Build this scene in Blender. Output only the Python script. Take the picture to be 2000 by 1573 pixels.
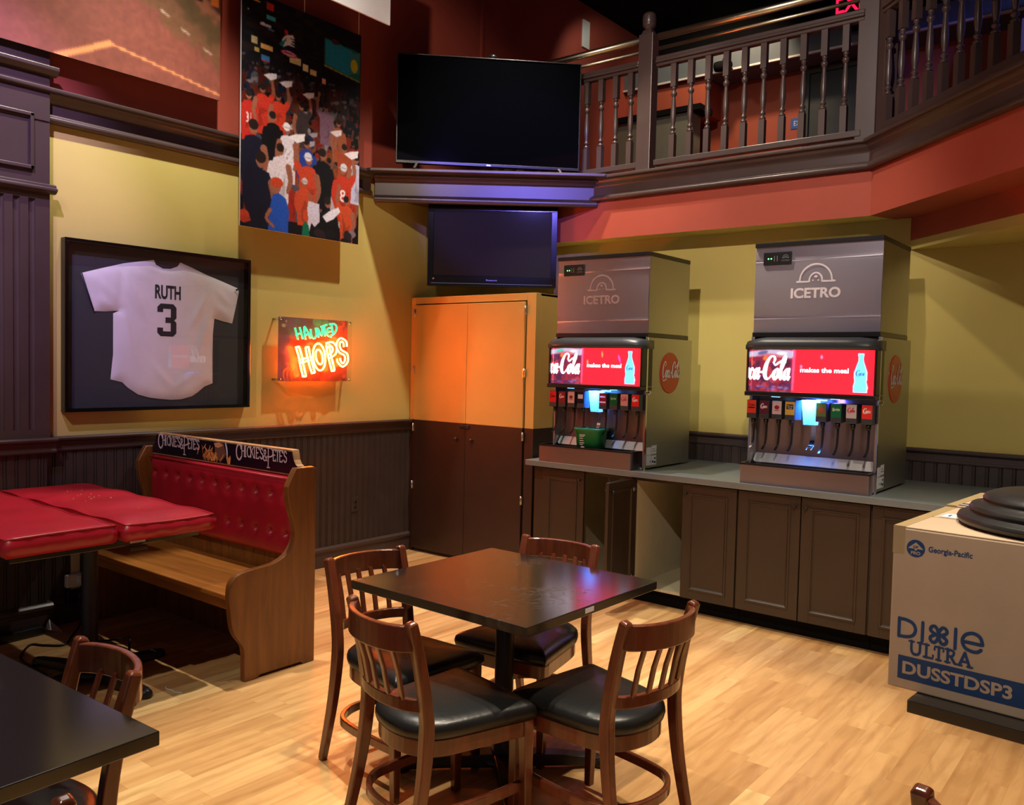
import bpy, bmesh, math, random
from mathutils import Vector, Matrix, geometry
for o in list(bpy.data.objects): bpy.data.objects.remove(o)
S = bpy.context.scene
COL = S.collection
PI = math.pi

# ------------------------------------------------------------------ camera, world, exposure, room lights and added fills
YAW, PITCH, ROLL, FPX, EYE = 0.670926422, -0.0447247346, 0.0231627161, 1667.66746, 1.62
def make_camera():
    fw = Vector((-math.sin(YAW)*math.cos(PITCH), math.cos(YAW)*math.cos(PITCH), math.sin(PITCH)))
    rt = Vector((math.cos(YAW), math.sin(YAW), 0)); up = rt.cross(fw)
    r = rt*math.cos(ROLL) + up*math.sin(ROLL); u = -rt*math.sin(ROLL) + up*math.cos(ROLL)
    cd = bpy.data.cameras.new('camera'); co = bpy.data.objects.new('camera', cd); COL.objects.link(co)
    M = Matrix((r, u, -fw)).transposed().to_4x4(); M.translation = Vector((0, 0, EYE))
    co.matrix_world = M
    cd.sensor_fit = 'HORIZONTAL'; cd.sensor_width = 36.0; cd.lens = 36.0*FPX/2000.0
    cd.clip_start = 0.05; cd.clip_end = 60
    S.camera = co
make_camera()
w = bpy.data.worlds.new('world'); S.world = w; w.use_nodes = True
def world_gradient():
    """dim surroundings: the unseen rest of the hall, faint purple-grey at eye level and dark overhead"""
    nt = w.node_tree; bg = nt.nodes['Background']
    tc = nt.nodes.new('ShaderNodeTexCoord'); sp = nt.nodes.new('ShaderNodeSeparateXYZ'); rp = nt.nodes.new('ShaderNodeValToRGB')
    nt.links.new(tc.outputs['Generated'], sp.inputs[0]); nt.links.new(sp.outputs[2], rp.inputs[0])
    e = rp.color_ramp.elements; e[0].position = 0.0; e[0].color = (0.165, 0.135, 0.165, 1); e[1].position = 0.55; e[1].color = (0.020, 0.017, 0.022, 1)
    nt.links.new(rp.outputs[0], bg.inputs[0]); bg.inputs[1].default_value = 1.0
world_gradient()
S.view_settings.view_transform = 'Standard'; S.view_settings.look = 'None'
S.view_settings.gamma = 1.0; S.view_settings.use_curve_mapping = False
S.view_settings.exposure = 0.0
def spot(name, loc, target, power, color, angle=85, blend=0.5, radius=0.05):
    l = bpy.data.lights.new(name, 'SPOT'); o = bpy.data.objects.new(name, l); COL.objects.link(o)
    l.energy = power; l.color = color; l.spot_size = math.radians(angle); l.spot_blend = blend; l.shadow_soft_size = radius
    o.location = loc; d = Vector(target) - Vector(loc); o.rotation_euler = d.to_track_quat('-Z', 'Y').to_euler()
    return o
WARM, NEUTRAL = (1.0, 0.84, 0.64), (1.0, 0.91, 0.78)
spot('track_spot', (-4.05, 2.75, 5.25), (-4.50, 2.70, 0), 660, NEUTRAL, 84, 0.9)
spot('track_spot', (-3.75, 4.95, 5.25), (-4.30, 4.95, 0), 480, NEUTRAL, 78, 0.8)
spot('track_spot', (-3.30, 4.75, 5.25), (-2.6, 5.5, 0), 240, WARM, 70, 0.4)
spot('track_spot', (-1.72, 2.60, 5.25), (-1.70, 2.6, 0), 620, WARM, 44, 0.3)
spot('track_spot', (-0.30, 3.10, 5.25), (-0.30, 3.3, 0), 560, WARM, 66, 0.5)
spot('track_spot', (-2.10, 0.90, 5.25), (-2.00, 1.1, 0), 520, WARM, 38, 0.4)
spot('fill_spot', (-1.60, 0.20, 5.20), (-2.75, 5.9, 3.15), 850, (1.0, 0.83, 0.74), 38, 0.8)  # added fill, no known fixture: lifts the railing and balcony front
spot('fill_spot', (-2.40, -0.80, 5.00), (-4.7, 2.7, 0.9), 330, (1.0, 0.84, 0.70), 40, 0.8)  # added fill for the dim bench and wainscot
spot('fill_spot', (0.40, -0.80, 5.20), (-0.6, 4.2, 1.3), 520, (1.0, 0.86, 0.72), 46, 0.8)  # added fill for the carton front and the right-hand wall
spot('fill_spot', (-2.00, 0.80, 4.90), (-5.20, 4.75, 3.75), 420, (1.0, 0.80, 0.66), 30, 0.8)  # added fill for the upper red wall beside the crowd poster
spot('blue_wash_spot', (0.15, 0.25, 4.43), (-4.30, 5.42, 3.10), 1500, (0.20, 0.15, 1.0), 14, 0.45)  # stands in for an unseen purple screen, gives the shelf front its sheen
spot('blue_wash_spot', (-3.30, 0.80, 5.0), (-5.2, 1.9, 2.7), 700, (0.62, 0.44, 1.0), 32, 0.8)
spot('upper_level_spot', (-3.7, 7.9, 5.3), (-4.2, 9.0, 4.3), 60, (1.0, 0.72, 0.5), 110)
spot('upper_level_spot', (-4.6, 7.2, 5.3), (-5.0, 8.6, 3.9), 14, (0.9, 0.9, 0.8), 120)
spot('upper_blue_lamp', (0.3, 5.3, 5.0), (-0.5, 7.0, 3.8), 170, (0.12, 0.16, 1.0), 70)

# ------------------------------------------------------------------ materials
def lin(c):
    return tuple(((x/255.0)/12.92 if x/255.0 <= 0.04045 else ((x/255.0+0.055)/1.055)**2.4) for x in c)
def newmat(name):
    m = bpy.data.materials.new(name); m.use_nodes = True
    return m, m.node_tree, m.node_tree.nodes['Principled BSDF']
def nd(nt, t, **kw):
    n = nt.nodes.new(t)
    for k, v in kw.items():
        if k == 'ins':
            for i, x in v.items():
                if hasattr(x, 'is_output'): nt.links.new(x, n.inputs[i])
                else: n.inputs[i].default_value = x
        else: setattr(n, k, v)
    return n
def math_(nt, op, a, b=0.0):
    return nd(nt, 'ShaderNodeMath', operation=op, ins={0: a, 1: b}).outputs[0]
def ramp(nt, fac, stops):
    r = nd(nt, 'ShaderNodeValToRGB', ins={0: fac}); e = r.color_ramp.elements
    while len(e) < len(stops): e.new(0.5)
    for x, (p, c) in zip(e, stops): x.position = p; x.color = (*c, 1)
    return r.outputs[0]
def mat(name, c, rough=0.5, metal=0.0, var=0.12, scale=9.0, bump=0.0, bscale=60.0, coat=0.0, stretch=(1, 1, 1), spec=0.5, sheen=0.0):
    """a procedural surface: base colour with soft noise variation and optional fine bump; c is linear"""
    m, nt, b = newmat(name)
    tc = nd(nt, 'ShaderNodeTexCoord'); mp = nd(nt, 'ShaderNodeMapping', ins={0: tc.outputs['Object'], 3: stretch})
    nz = nd(nt, 'ShaderNodeTexNoise', ins={'Vector': mp.outputs[0], 'Scale': scale, 'Detail': 4.0})
    lo = tuple(x*(1-var) for x in c); hi = tuple(min(1, x*(1+var)) for x in c)
    nt.links.new(ramp(nt, nz.outputs[0], [(0.3, lo), (0.7, hi)]), b.inputs['Base Color'])
    b.inputs['Roughness'].default_value = rough; b.inputs['Metallic'].default_value = metal
    b.inputs['Specular IOR Level'].default_value = spec
    if coat: b.inputs['Coat Weight'].default_value = coat; b.inputs['Coat Roughness'].default_value = 0.12
    if sheen: b.inputs['Sheen Weight'].default_value = sheen
    if bump:
        n2 = nd(nt, 'ShaderNodeTexNoise', ins={'Vector': mp.outputs[0], 'Scale': bscale, 'Detail': 3.0})
        bp = nd(nt, 'ShaderNodeBump', ins={'Strength': bump, 'Distance': 0.01, 'Height': n2.outputs[0]})
        nt.links.new(bp.outputs[0], b.inputs['Normal'])
    return m
def wood(name, dark, light, rough=0.3, axis=2, scale=5.0, coat=0.3):
    m, nt, b = newmat(name)
    tc = nd(nt, 'ShaderNodeTexCoord'); st = [1.0, 1.0, 1.0]
    for i in range(3):
        st[i] = 0.9 if i == axis else 9.0
    mp = nd(nt, 'ShaderNodeMapping', ins={0: tc.outputs['Object'], 3: st})
    nz = nd(nt, 'ShaderNodeTexNoise', ins={'Vector': mp.outputs[0], 'Scale': scale, 'Detail': 6.0, 'Distortion': 0.6})
    nt.links.new(ramp(nt, nz.outputs[0], [(0.25, dark), (0.75, light)]), b.inputs['Base Color'])
    b.inputs['Roughness'].default_value = rough; b.inputs['Coat Weight'].default_value = coat; b.inputs['Coat Roughness'].default_value = 0.15
    bp = nd(nt, 'ShaderNodeBump', ins={'Strength': 0.05, 'Distance': 0.004, 'Height': nz.outputs[0]})
    nt.links.new(bp.outputs[0], b.inputs['Normal'])
    return m
def emis(name, c, strength, base=None):
    m, nt, b = newmat(name)
    b.inputs['Base Color'].default_value = (*(base or c), 1); b.inputs['Emission Color'].default_value = (*c, 1)
    b.inputs['Emission Strength'].default_value = strength; b.inputs['Roughness'].default_value = 0.3
    return m
def printed(name, rough=0.4, emit=0.0, spec=0.5, coat=0.0):
    """a printed picture: the ink colour is stored per face in the attribute 'ink'"""
    m, nt, b = newmat(name)
    at = nd(nt, 'ShaderNodeAttribute', attribute_name='ink')
    b.inputs['Roughness'].default_value = rough; b.inputs['Specular IOR Level'].default_value = spec
    if coat: b.inputs['Coat Weight'].default_value = coat; b.inputs['Coat Roughness'].default_value = 0.08
    if emit:
        nt.links.new(at.outputs[0], b.inputs['Emission Color']); b.inputs['Emission Strength'].default_value = emit
        b.inputs['Base Color'].default_value = (0.02, 0.02, 0.02, 1)
    else: nt.links.new(at.outputs[0], b.inputs['Base Color'])
    return m
def translucent_print(name):
    m = printed(name, 0.3); nt = m.node_tree; b = nt.nodes['Principled BSDF']; out = nt.nodes['Material Output']; at = next(n for n in nt.nodes if n.type == 'ATTRIBUTE')
    tr = nd(nt, 'ShaderNodeBsdfTranslucent', ins={0: (0.95, 0.75, 0.7, 1)}); mx = nd(nt, 'ShaderNodeMixShader', ins={0: 0.32, 1: b.outputs[0], 2: tr.outputs[0]})
    nt.links.new(mx.outputs[0], out.inputs[0])
    return m
def glass(name, tint=(1, 1, 1), amount=0.95, rough=0.02):
    m, nt, b = newmat(name)
    out = nt.nodes['Material Output']
    tr = nd(nt, 'ShaderNodeBsdfTransparent', ins={0: (*tint, 1)}); gl = nd(nt, 'ShaderNodeBsdfGlossy', ins={1: rough})
    gm = nd(nt, 'ShaderNodeNewGeometry'); ior = math_(nt, 'ADD', math_(nt, 'MULTIPLY', gm.outputs['Backfacing'], 1/1.5-1.5), 1.5); fr = nd(nt, 'ShaderNodeFresnel', ins={0: ior}); mx = nd(nt, 'ShaderNodeMixShader', ins={0: fr.outputs[0]})
    nt.links.new(tr.outputs[0], mx.inputs[1]); nt.links.new(gl.outputs[0], mx.inputs[2]); nt.links.new(mx.outputs[0], out.inputs[0])
    nt.nodes.remove(b)
    return m
def table_mat():
    """black laminate with faint dried wipe marks"""
    m, nt, b = newmat('black_laminate')
    tc = nd(nt, 'ShaderNodeTexCoord'); mp = nd(nt, 'ShaderNodeMapping', ins={0: tc.outputs['Object'], 3: (1.0, 1.0, 1.0)})
    big = nd(nt, 'ShaderNodeTexNoise', ins={'Vector': mp.outputs[0], 'Scale': 3.2, 'Detail': 2.0}); fine = nd(nt, 'ShaderNodeTexNoise', ins={'Vector': mp.outputs[0], 'Scale': 14.0, 'Detail': 6.0, 'Distortion': 2.5})
    f = math_(nt, 'MULTIPLY', ramp(nt, big.outputs[0], [(0.52, (0, 0, 0)), (0.68, (1, 1, 1))]), ramp(nt, fine.outputs[0], [(0.50, (0, 0, 0)), (0.72, (1, 1, 1))]))
    nt.links.new(ramp(nt, f, [(0.0, (0.010, 0.0098, 0.0095)), (1.0, (0.085, 0.08, 0.075))]), b.inputs['Base Color'])
    nt.links.new(nd(nt, 'ShaderNodeMapRange', ins={0: f, 3: 0.155, 4: 0.40}).outputs[0], b.inputs['Roughness']); b.inputs['Specular IOR Level'].default_value = 1.0
    return m
def floor_mat():
    """laminate: planks along Y, each plank its own tone, cathedral grain"""
    m, nt, b = newmat('laminate_planks')
    tc = nd(nt, 'ShaderNodeTexCoord'); sp = nd(nt, 'ShaderNodeSeparateXYZ', ins={0: tc.outputs['Object']})
    x, y = sp.outputs[0], sp.outputs[1]
    row = math_(nt, 'FLOOR', math_(nt, 'DIVIDE', x, 0.098))
    off = nd(nt, 'ShaderNodeTexWhiteNoise', noise_dimensions='1D', ins={'W': row}).outputs[0]
    yy = math_(nt, 'DIVIDE', math_(nt, 'ADD', y, math_(nt, 'MULTIPLY', off, 7.0)), 0.62)
    idx = math_(nt, 'FLOOR', yy)
    cell = nd(nt, 'ShaderNodeCombineXYZ', ins={0: row, 1: idx, 2: 0.0})
    rnd = nd(nt, 'ShaderNodeTexWhiteNoise', noise_dimensions='3D', ins={'Vector': cell.outputs[0]})
    vec = nd(nt, 'ShaderNodeCombineXYZ', ins={0: math_(nt, 'MULTIPLY', x, 9.0), 1: math_(nt, 'MULTIPLY', y, 1.5), 2: math_(nt, 'MULTIPLY', rnd.outputs[0], 40.0)})
    nz = nd(nt, 'ShaderNodeTexNoise', ins={'Vector': vec.outputs[0], 'Scale': 1.6, 'Detail': 5.0, 'Distortion': 1.6})
    ring = nd(nt, 'ShaderNodeTexWave', wave_type='BANDS', bands_direction='X', ins={'Vector': vec.outputs[0], 'Scale': 0.35, 'Distortion': 9.0, 'Detail': 2.0, 'Detail Scale': 0.6})
    base = ramp(nt, rnd.outputs[0], [(0.0, (0.54, 0.300, 0.115)), (0.5, (0.61, 0.355, 0.142)), (0.85, (0.68, 0.415, 0.175)), (1.0, (0.80, 0.56, 0.25))])
    mx = nd(nt, 'ShaderNodeMix', data_type='RGBA', blend_type='MULTIPLY', ins={0: 0.8, 6: base, 7: ramp(nt, nz.outputs[0], [(0.25, (0.72, 0.66, 0.6)), (0.6, (1, 1, 1))])})
    mx2 = nd(nt, 'ShaderNodeMix', data_type='RGBA', blend_type='MULTIPLY', ins={0: 0.55, 6: mx.outputs[2], 7: ramp(nt, ring.outputs[0], [(0.0, (0.80, 0.72, 0.62)), (0.3, (1, 1, 1))])})
    fx = math_(nt, 'FRACT', math_(nt, 'DIVIDE', x, 0.098)); fy = math_(nt, 'FRACT', yy)
    sx = math_(nt, 'LESS_THAN', math_(nt, 'ABSOLUTE', math_(nt, 'SUBTRACT', fx, 0.5)), 0.487)
    sy = math_(nt, 'LESS_THAN', math_(nt, 'ABSOLUTE', math_(nt, 'SUBTRACT', fy, 0.5)), 0.4975)
    seam = math_(nt, 'MULTIPLY', sx, sy)
    mx3 = nd(nt, 'ShaderNodeMix', data_type='RGBA', blend_type='MULTIPLY', ins={0: 1.0, 6: mx2.outputs[2], 7: ramp(nt, seam, [(0.0, (0.90, 0.86, 0.82)), (1.0, (1, 1, 1))])})
    nt.links.new(mx3.outputs[2], b.inputs['Base Color'])
    b.inputs['Roughness'].default_value = 0.38; b.inputs['Specular IOR Level'].default_value = 0.4
    return m
def steel_mat(name, c, rough, aniso=0.75, rot=0.0):
    """brushed stainless: fine horizontal grain scatters reflections vertically"""
    m, nt, b = newmat(name)
    tc = nd(nt, 'ShaderNodeTexCoord'); mp = nd(nt, 'ShaderNodeMapping', ins={0: tc.outputs['Object'], 3: (1.5, 1.5, 60)})
    nz = nd(nt, 'ShaderNodeTexNoise', ins={'Vector': mp.outputs[0], 'Scale': 3.0, 'Detail': 3.0})
    nt.links.new(ramp(nt, nz.outputs[0], [(0.3, tuple(x*0.965 for x in c)), (0.7, c)]), b.inputs['Base Color'])
    b.inputs['Roughness'].default_value = rough; b.inputs['Metallic'].default_value = 1.0
    b.inputs['Anisotropic'].default_value = aniso; b.inputs['Anisotropic Rotation'].default_value = rot
    tg = nd(nt, 'ShaderNodeTangent', direction_type='RADIAL', axis='Z'); nt.links.new(tg.outputs[0], b.inputs['Tangent'])
    return m
M = {}
M['floor'] = floor_mat()
M['yellow'] = mat('mustard_wall_paint', (0.57, 0.470, 0.130), 0.75, var=0.03, scale=3, bump=0.06, bscale=220)
M['red'] = mat('brick_red_wall_paint', (0.36, 0.060, 0.032), 0.75, var=0.05, scale=3, bump=0.05, bscale=200)
M['orange'] = mat('orange_red_wall_paint', (0.42, 0.085, 0.035), 0.75, var=0.05, scale=3)
M['trim'] = mat('dark_brown_gloss_paint', (0.064, 0.042, 0.038), 0.33, var=0.1, scale=4)
M['bead'] = mat('dark_brown_panel_paint', (0.043, 0.030, 0.026), 0.5, var=0.15, scale=5)
M['black'] = mat('flat_black_paint', (0.006, 0.006, 0.006), 0.9, spec=0.1)
M['cab_orange'] = mat('cabinet_mustard_paint', (0.58, 0.42, 0.12), 0.55, var=0.04, scale=4)
M['cab_brown'] = mat('cabinet_brown_paint', (0.036, 0.018, 0.012), 0.45, var=0.1, scale=4)
M['door_brown'] = mat('chocolate_door_paint', (0.048, 0.030, 0.019), 0.42, var=0.1, scale=5)
M['cream'] = mat('cream_melamine', (0.60, 0.53, 0.34), 0.5, var=0.04)
M['grey'] = mat('grey_soffit_paint', (0.12, 0.145, 0.15), 0.8, var=0.04)
M['chair'] = wood('mahogany_chair_wood', (0.085, 0.018, 0.008), (0.19, 0.047, 0.018), 0.28, 2, 4.0, 0.5)
M['vinyl_black'] = mat('black_vinyl', (0.010, 0.011, 0.012), 0.33, var=0.2, scale=6, bump=0.12, bscale=30)
M['vinyl_red'] = mat('red_vinyl', (0.38, 0.010, 0.024), 0.34, var=0.12, scale=6, bump=0.10, bscale=14)
M['pine'] = wood('stained_pine', (0.125, 0.040, 0.008), (0.24, 0.088, 0.018), 0.36, 2, 3.0, 0.25)
M['pine_x'] = wood('stained_pine_boards', (0.26, 0.088, 0.014), (0.44, 0.168, 0.032), 0.34, 0, 3.0, 0.3)
M['pine_end'] = mat('worn_pine_edge', (0.42, 0.24, 0.11), 0.45, var=0.3, scale=20)
M['table'] = table_mat()
M['table_edge'] = mat('black_edge_band', (0.010, 0.009, 0.009), 0.4)
M['iron'] = mat('black_powder_coat', (0.012, 0.012, 0.013), 0.42, var=0.2, scale=20, bump=0.05)
M['plastic_black'] = mat('black_plastic', (0.010, 0.010, 0.011), 0.32)
M['plastic_grey'] = mat('charcoal_plastic', (0.040, 0.048, 0.058), 0.38)
M['screen_off'] = mat('dark_glass_screen', (0.0015, 0.0017, 0.0025), 0.03, var=0.0)
M['screen_grey'] = mat('matte_plasma_screen', (0.020, 0.018, 0.024), 0.05, var=0.02)
M['steel'] = steel_mat('tinted_brushed_steel', (0.62, 0.59, 0.68), 0.38, 0.8, 0.25)  # purple of the surrounding reflections is mixed into the neutral steel colour
M['steel_dark'] = steel_mat('brushed_steel_dull', (0.37, 0.31, 0.33), 0.36, 0.8, 0.25)
M['steel_side'] = steel_mat('brushed_steel_side', (0.44, 0.44, 0.43), 0.42, 0.5, 0.25)
M['bright_strip'] = mat('satin_steel_strip', (0.62, 0.64, 0.66), 0.35, 0.35, var=0.03)
M['counter'] = mat('steel_worktop', (0.30, 0.36, 0.38), 0.33, 0.55, var=0.06, scale=4)
M['chrome'] = mat('chrome', (0.75, 0.76, 0.78), 0.12, 1.0, var=0.02)
M['nickel'] = mat('nickel_hinge', (0.65, 0.62, 0.58), 0.28, 1.0, var=0.05)
M['brass'] = mat('brass_tube', (0.74, 0.68, 0.48), 0.32, 1.0, var=0.05)
M['print'] = printed('matte_print', 0.55, spec=0.3)
M['print_gloss'] = printed('gloss_print', 0.25)
M['print_translucent'] = translucent_print('translucent_print')
M['screen_lit'] = printed('backlit_panel', 0.2, emit=3.0)
M['white'] = mat('white_card', (0.78, 0.78, 0.80), 0.6, var=0.03)
M['white_plastic'] = mat('white_plastic', (0.70, 0.68, 0.60), 0.4, var=0.03)
M['jersey'] = mat('white_jersey_knit', (0.67, 0.645, 0.70), 0.85, var=0.04, scale=8, bump=0.05, bscale=160, sheen=0.2)
M['navy'] = mat('navy_twill', (0.012, 0.014, 0.022), 0.7, var=0.1)
M['matboard'] = mat('charcoal_matboard', (0.030, 0.034, 0.042), 0.75, var=0.05)
M['frame_black'] = mat('black_frame_lacquer', (0.004, 0.004, 0.004), 0.14)
M['glass'] = glass('picture_glass')
M['acrylic'] = glass('clear_acrylic', (0.94, 0.96, 0.95))
M['kraft'] = mat('kraft_cardboard', (0.50, 0.375, 0.255), 0.8, var=0.06, scale=6, bump=0.04, bscale=90)
M['tape'] = mat('packing_tape', (0.42, 0.31, 0.16), 0.3, var=0.05)
M['ink_blue'] = mat('blue_ink', (0.010, 0.052, 0.165), 0.6, var=0.05)
M['green_pail'] = mat('green_pail_plastic', (0.012, 0.22, 0.075), 0.35, var=0.05)
M['neon_red'] = emis('neon_red_orange', (1.0, 0.12, 0.009), 120.0)
M['neon_green'] = emis('neon_green', (0.03, 1.0, 0.20), 2.8)
M['exit_red'] = emis('exit_letters_red', (1.0, 0.01, 0.06), 1.6)
M['led_green'] = emis('led_green', (0.15, 1.0, 0.25), 2.5)
M['led_blue'] = emis('led_blue_white', (0.12, 0.45, 1.0), 5.0)
def frosted(name, c):
    m, nt, b = newmat(name); out = nt.nodes['Material Output']
    t = nd(nt, 'ShaderNodeBsdfTranslucent', ins={0: (*c, 1)}); g = nd(nt, 'ShaderNodeBsdfGlossy', ins={1: 0.15}); d = nd(nt, 'ShaderNodeBsdfTransparent', ins={0: (*c, 1)})
    m1 = nd(nt, 'ShaderNodeMixShader', ins={0: 0.3, 1: t.outputs[0], 2: d.outputs[0]}); m2 = nd(nt, 'ShaderNodeMixShader', ins={0: 0.08, 1: m1.outputs[0], 2: g.outputs[0]})
    nt.links.new(m2.outputs[0], out.inputs[0]); nt.nodes.remove(b)
    return m
M['chute'] = frosted('clear_blue_chute', (0.62, 0.82, 0.95))
M['cable'] = mat('black_cable', (0.008, 0.008, 0.008), 0.5)
M['decal_red'] = mat('red_disc_enamel', (0.50, 0.035, 0.015), 0.3, var=0.05)
M['sticker'] = mat('sticker_paper', (0.62, 0.66, 0.72), 0.6, var=0.03)
M['bluesign'] = mat('blue_sign', (0.02, 0.10, 0.30), 0.5)
M['olive'] = mat('olive_half_wall_paint', (0.17, 0.165, 0.115), 0.7, var=0.05)
M['dark_green'] = mat('dark_green_door_paint', (0.020, 0.026, 0.018), 0.6)

# ------------------------------------------------------------------ mesh helpers
def cr(pts, n=6, closed=False):
    """Catmull-Rom resample of a list of equal-length tuples"""
    P = [Vector(p) for p in pts]; out = []; L = len(P)
    rng = range(L) if closed else range(L-1)
    for i in rng:
        if closed: a, b, c, d = P[(i-1) % L], P[i], P[(i+1) % L], P[(i+2) % L]
        else: a, b, c, d = P[max(i-1, 0)], P[i], P[i+1], P[min(i+2, L-1)]
        for k in range(n):
            t = k/n
            out.append(0.5*((2*b) + (c-a)*t + (2*a-5*b+4*c-d)*t*t + (3*b-a-3*c+d)*t**3))
    if not closed: out.append(P[-1])
    return out
def arc(cx, cy, r, a0, a1, n=10, ry=None):
    ry = r if ry is None else ry
    return [(cx+r*math.cos(math.radians(a0+(a1-a0)*i/n)), cy+ry*math.sin(math.radians(a0+(a1-a0)*i/n))) for i in range(n+1)]
def FR(o, ux, uy):
    o, ux, uy = Vector(o), Vector(ux).normalized(), Vector(uy).normalized(); n = ux.cross(uy)
    return lambda x, y, off=0.0: o + ux*x + uy*y + n*off
class MB:
    def __init__(s): s.v = []; s.f = []; s.m = []; s.s = []; s.c = []; s.k = 0.0
    def add(s, V, F, mi=0, smooth=False, col=None, mx=None):
        b = len(s.v)
        s.v += [tuple(mx @ Vector(p)) if mx else tuple(p) for p in V]
        for f in F:
            s.f.append([b+i for i in f]); s.m.append(mi); s.s.append(smooth); s.c.append(col)
        return s
    def box(s, x0, x1, y0, y1, z0, z1, mi=0, mx=None, col=None):
        V = [(x, y, z) for z in (z0, z1) for y in (y0, y1) for x in (x0, x1)]
        return s.add(V, [(0, 2, 3, 1), (4, 5, 7, 6), (0, 1, 5, 4), (2, 6, 7, 3), (0, 4, 6, 2), (1, 3, 7, 5)], mi, False, col, mx)
    def prism(s, pts, fr, h0, h1, mi=0, smooth=False, mi_side=None):
        n = len(pts); V = [fr(x, y, h0) for x, y in pts] + [fr(x, y, h1) for x, y in pts]
        s.add(V, [list(range(n))[::-1], list(range(n, 2*n))], mi)
        b = len(s.v)-2*n
        for i in range(n):
            j = (i+1) % n; s.f.append([b+i, b+j, b+n+j, b+n+i]); s.m.append(mi if mi_side is None else mi_side); s.s.append(smooth); s.c.append(None)
        return s
    def poly(s, pts, fr, off=0.0, mi=0, col=None):
        return s.add([fr(x, y, off) for x, y in pts], [list(range(len(pts)))], mi, False, col)
    def fill(s, pts, fr, off=0.0, mi=0, col=None):
        """fill of a possibly concave outline"""
        T = geometry.tessellate_polygon([[Vector((x, y, 0)) for x, y in pts]])
        return s.add([fr(x, y, off) for x, y in pts], [list(t) for t in T], mi, False, col)
    def tube(s, pts, r, n=8, closed=False, mi=0, smooth=True, cap=True):
        P = [Vector(p) for p in pts]; L = len(P); R = r if isinstance(r, (list, tuple)) else [r]*L
        up = None; V = []
        for i, p in enumerate(P):
            a = P[(i-1) % L] if (closed or i > 0) else p; c = P[(i+1) % L] if (closed or i < L-1) else p
            t = (c-a).normalized()
            if up is None:
                up = Vector((0, 0, 1)) if abs(t.z) < 0.9 else Vector((1, 0, 0))
            x = t.cross(up)
            if x.length < 1e-6: x = t.orthogonal()
            x.normalize(); up = x.cross(t).normalized()
            for k in range(n):
                q = 2*PI*k/n; V.append(p + (x*math.cos(q) + up*math.sin(q))*R[i])
        F = []
        for i in range(L if closed else L-1):
            for k in range(n):
                a, b2 = i*n+k, i*n+(k+1) % n; c, d = ((i+1) % L)*n+(k+1) % n, ((i+1) % L)*n+k
                F.append((a, b2, c, d))
        s.add(V, F, mi, smooth)
        if cap and not closed:
            b = len(s.v)-len(V)
            for base in (b, b+(L-1)*n):
                s.f.append(list(range(base, base+n))); s.m.append(mi); s.s.append(False); s.c.append(None)
        return s
    def bar(s, pts, wv, w, h, mi=0, smooth=False):
        """rectangular-section bar along pts; wv is the section's width direction (vector or list), w/h numbers or lists"""
        P = [Vector(p) for p in pts]; L = len(P); V = []
        for i, p in enumerate(P):
            t = (P[min(i+1, L-1)] - P[max(i-1, 0)]).normalized()
            x = Vector(wv[i] if isinstance(wv, list) else wv); x = (x - t*x.dot(t)).normalized(); y = t.cross(x)
            ww = (w[i] if isinstance(w, list) else w)/2; hh = (h[i] if isinstance(h, list) else h)/2
            V += [p+x*ww+y*hh, p-x*ww+y*hh, p-x*ww-y*hh, p+x*ww-y*hh]
        F = [(4*i+k, 4*i+(k+1) % 4, 4*i+4+(k+1) % 4, 4*i+4+k) for i in range(L-1) for k in range(4)]
        F += [(0, 1, 2, 3), (4*L-4, 4*L-3, 4*L-2, 4*L-1)]
        return s.add(V, F, mi, smooth)
    def lathe(s, prof, o=(0, 0, 0), n=16, mi=0, smooth=True, sx=1.0, sy=1.0, axis='z', rot=0):
        o = Vector(o); V = []
        for r, h in prof:
            for k in range(n):
                q = 2*PI*k/n+rot; a, b2 = r*math.cos(q)*sx, r*math.sin(q)*sy
                V.append(o + (Vector((a, b2, h)) if axis == 'z' else Vector((a, h, b2)) if axis == 'y' else Vector((h, a, b2))))
        L = len(prof); F = [(i*n+k, i*n+(k+1) % n, (i+1)*n+(k+1) % n, (i+1)*n+k) for i in range(L-1) for k in range(n)]
        F += [list(range(n))[::-1], list(range((L-1)*n, L*n))]
        return s.add(V, F, mi, smooth)
    def ribbon(s, pts, wd, fr, off=0.0, mi=0, col=None, closed=False, n=6, slant=0.0):
        """flat brush stroke: pts (x, y[, width])"""
        s.k += .00002; off += s.k          # strokes lie one over the other like coats of ink
        Q = cr([(p[0], p[1], (p[2] if len(p) > 2 else 1.0)) for p in pts], n, closed)
        L = len(Q); A = []
        for i, q in enumerate(Q):
            a = Q[(i-1) % L] if (closed or i > 0) else q; c = Q[(i+1) % L] if (closed or i < L-1) else q
            t = Vector((c.x-a.x, c.y-a.y)); t = t.normalized() if t.length > 1e-9 else Vector((1, 0))
            nn = Vector((-t.y, t.x)); h = wd*max(q.z, 0.05)/2
            A.append((q.x+nn.x*h, q.y+nn.y*h)); A.append((q.x-nn.x*h, q.y-nn.y*h))
        V = [fr(x+slant*y, y, off) for x, y in A]
        F = [(2*i, 2*i+1, (2*i+3) % (2*L), (2*i+2) % (2*L)) for i in range(L if closed else L-1)]
        s.add(V, F, mi, False, col)
        if not closed:
            for q in (Q[0], Q[-1]):
                h = wd*max(q.z, 0.05)/2
                s.poly([(q.x+h*math.cos(k*PI/4)+slant*q.y, q.y+h*math.sin(k*PI/4)) for k in range(8)], fr, off+.00001, mi, col)
        return s
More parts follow.
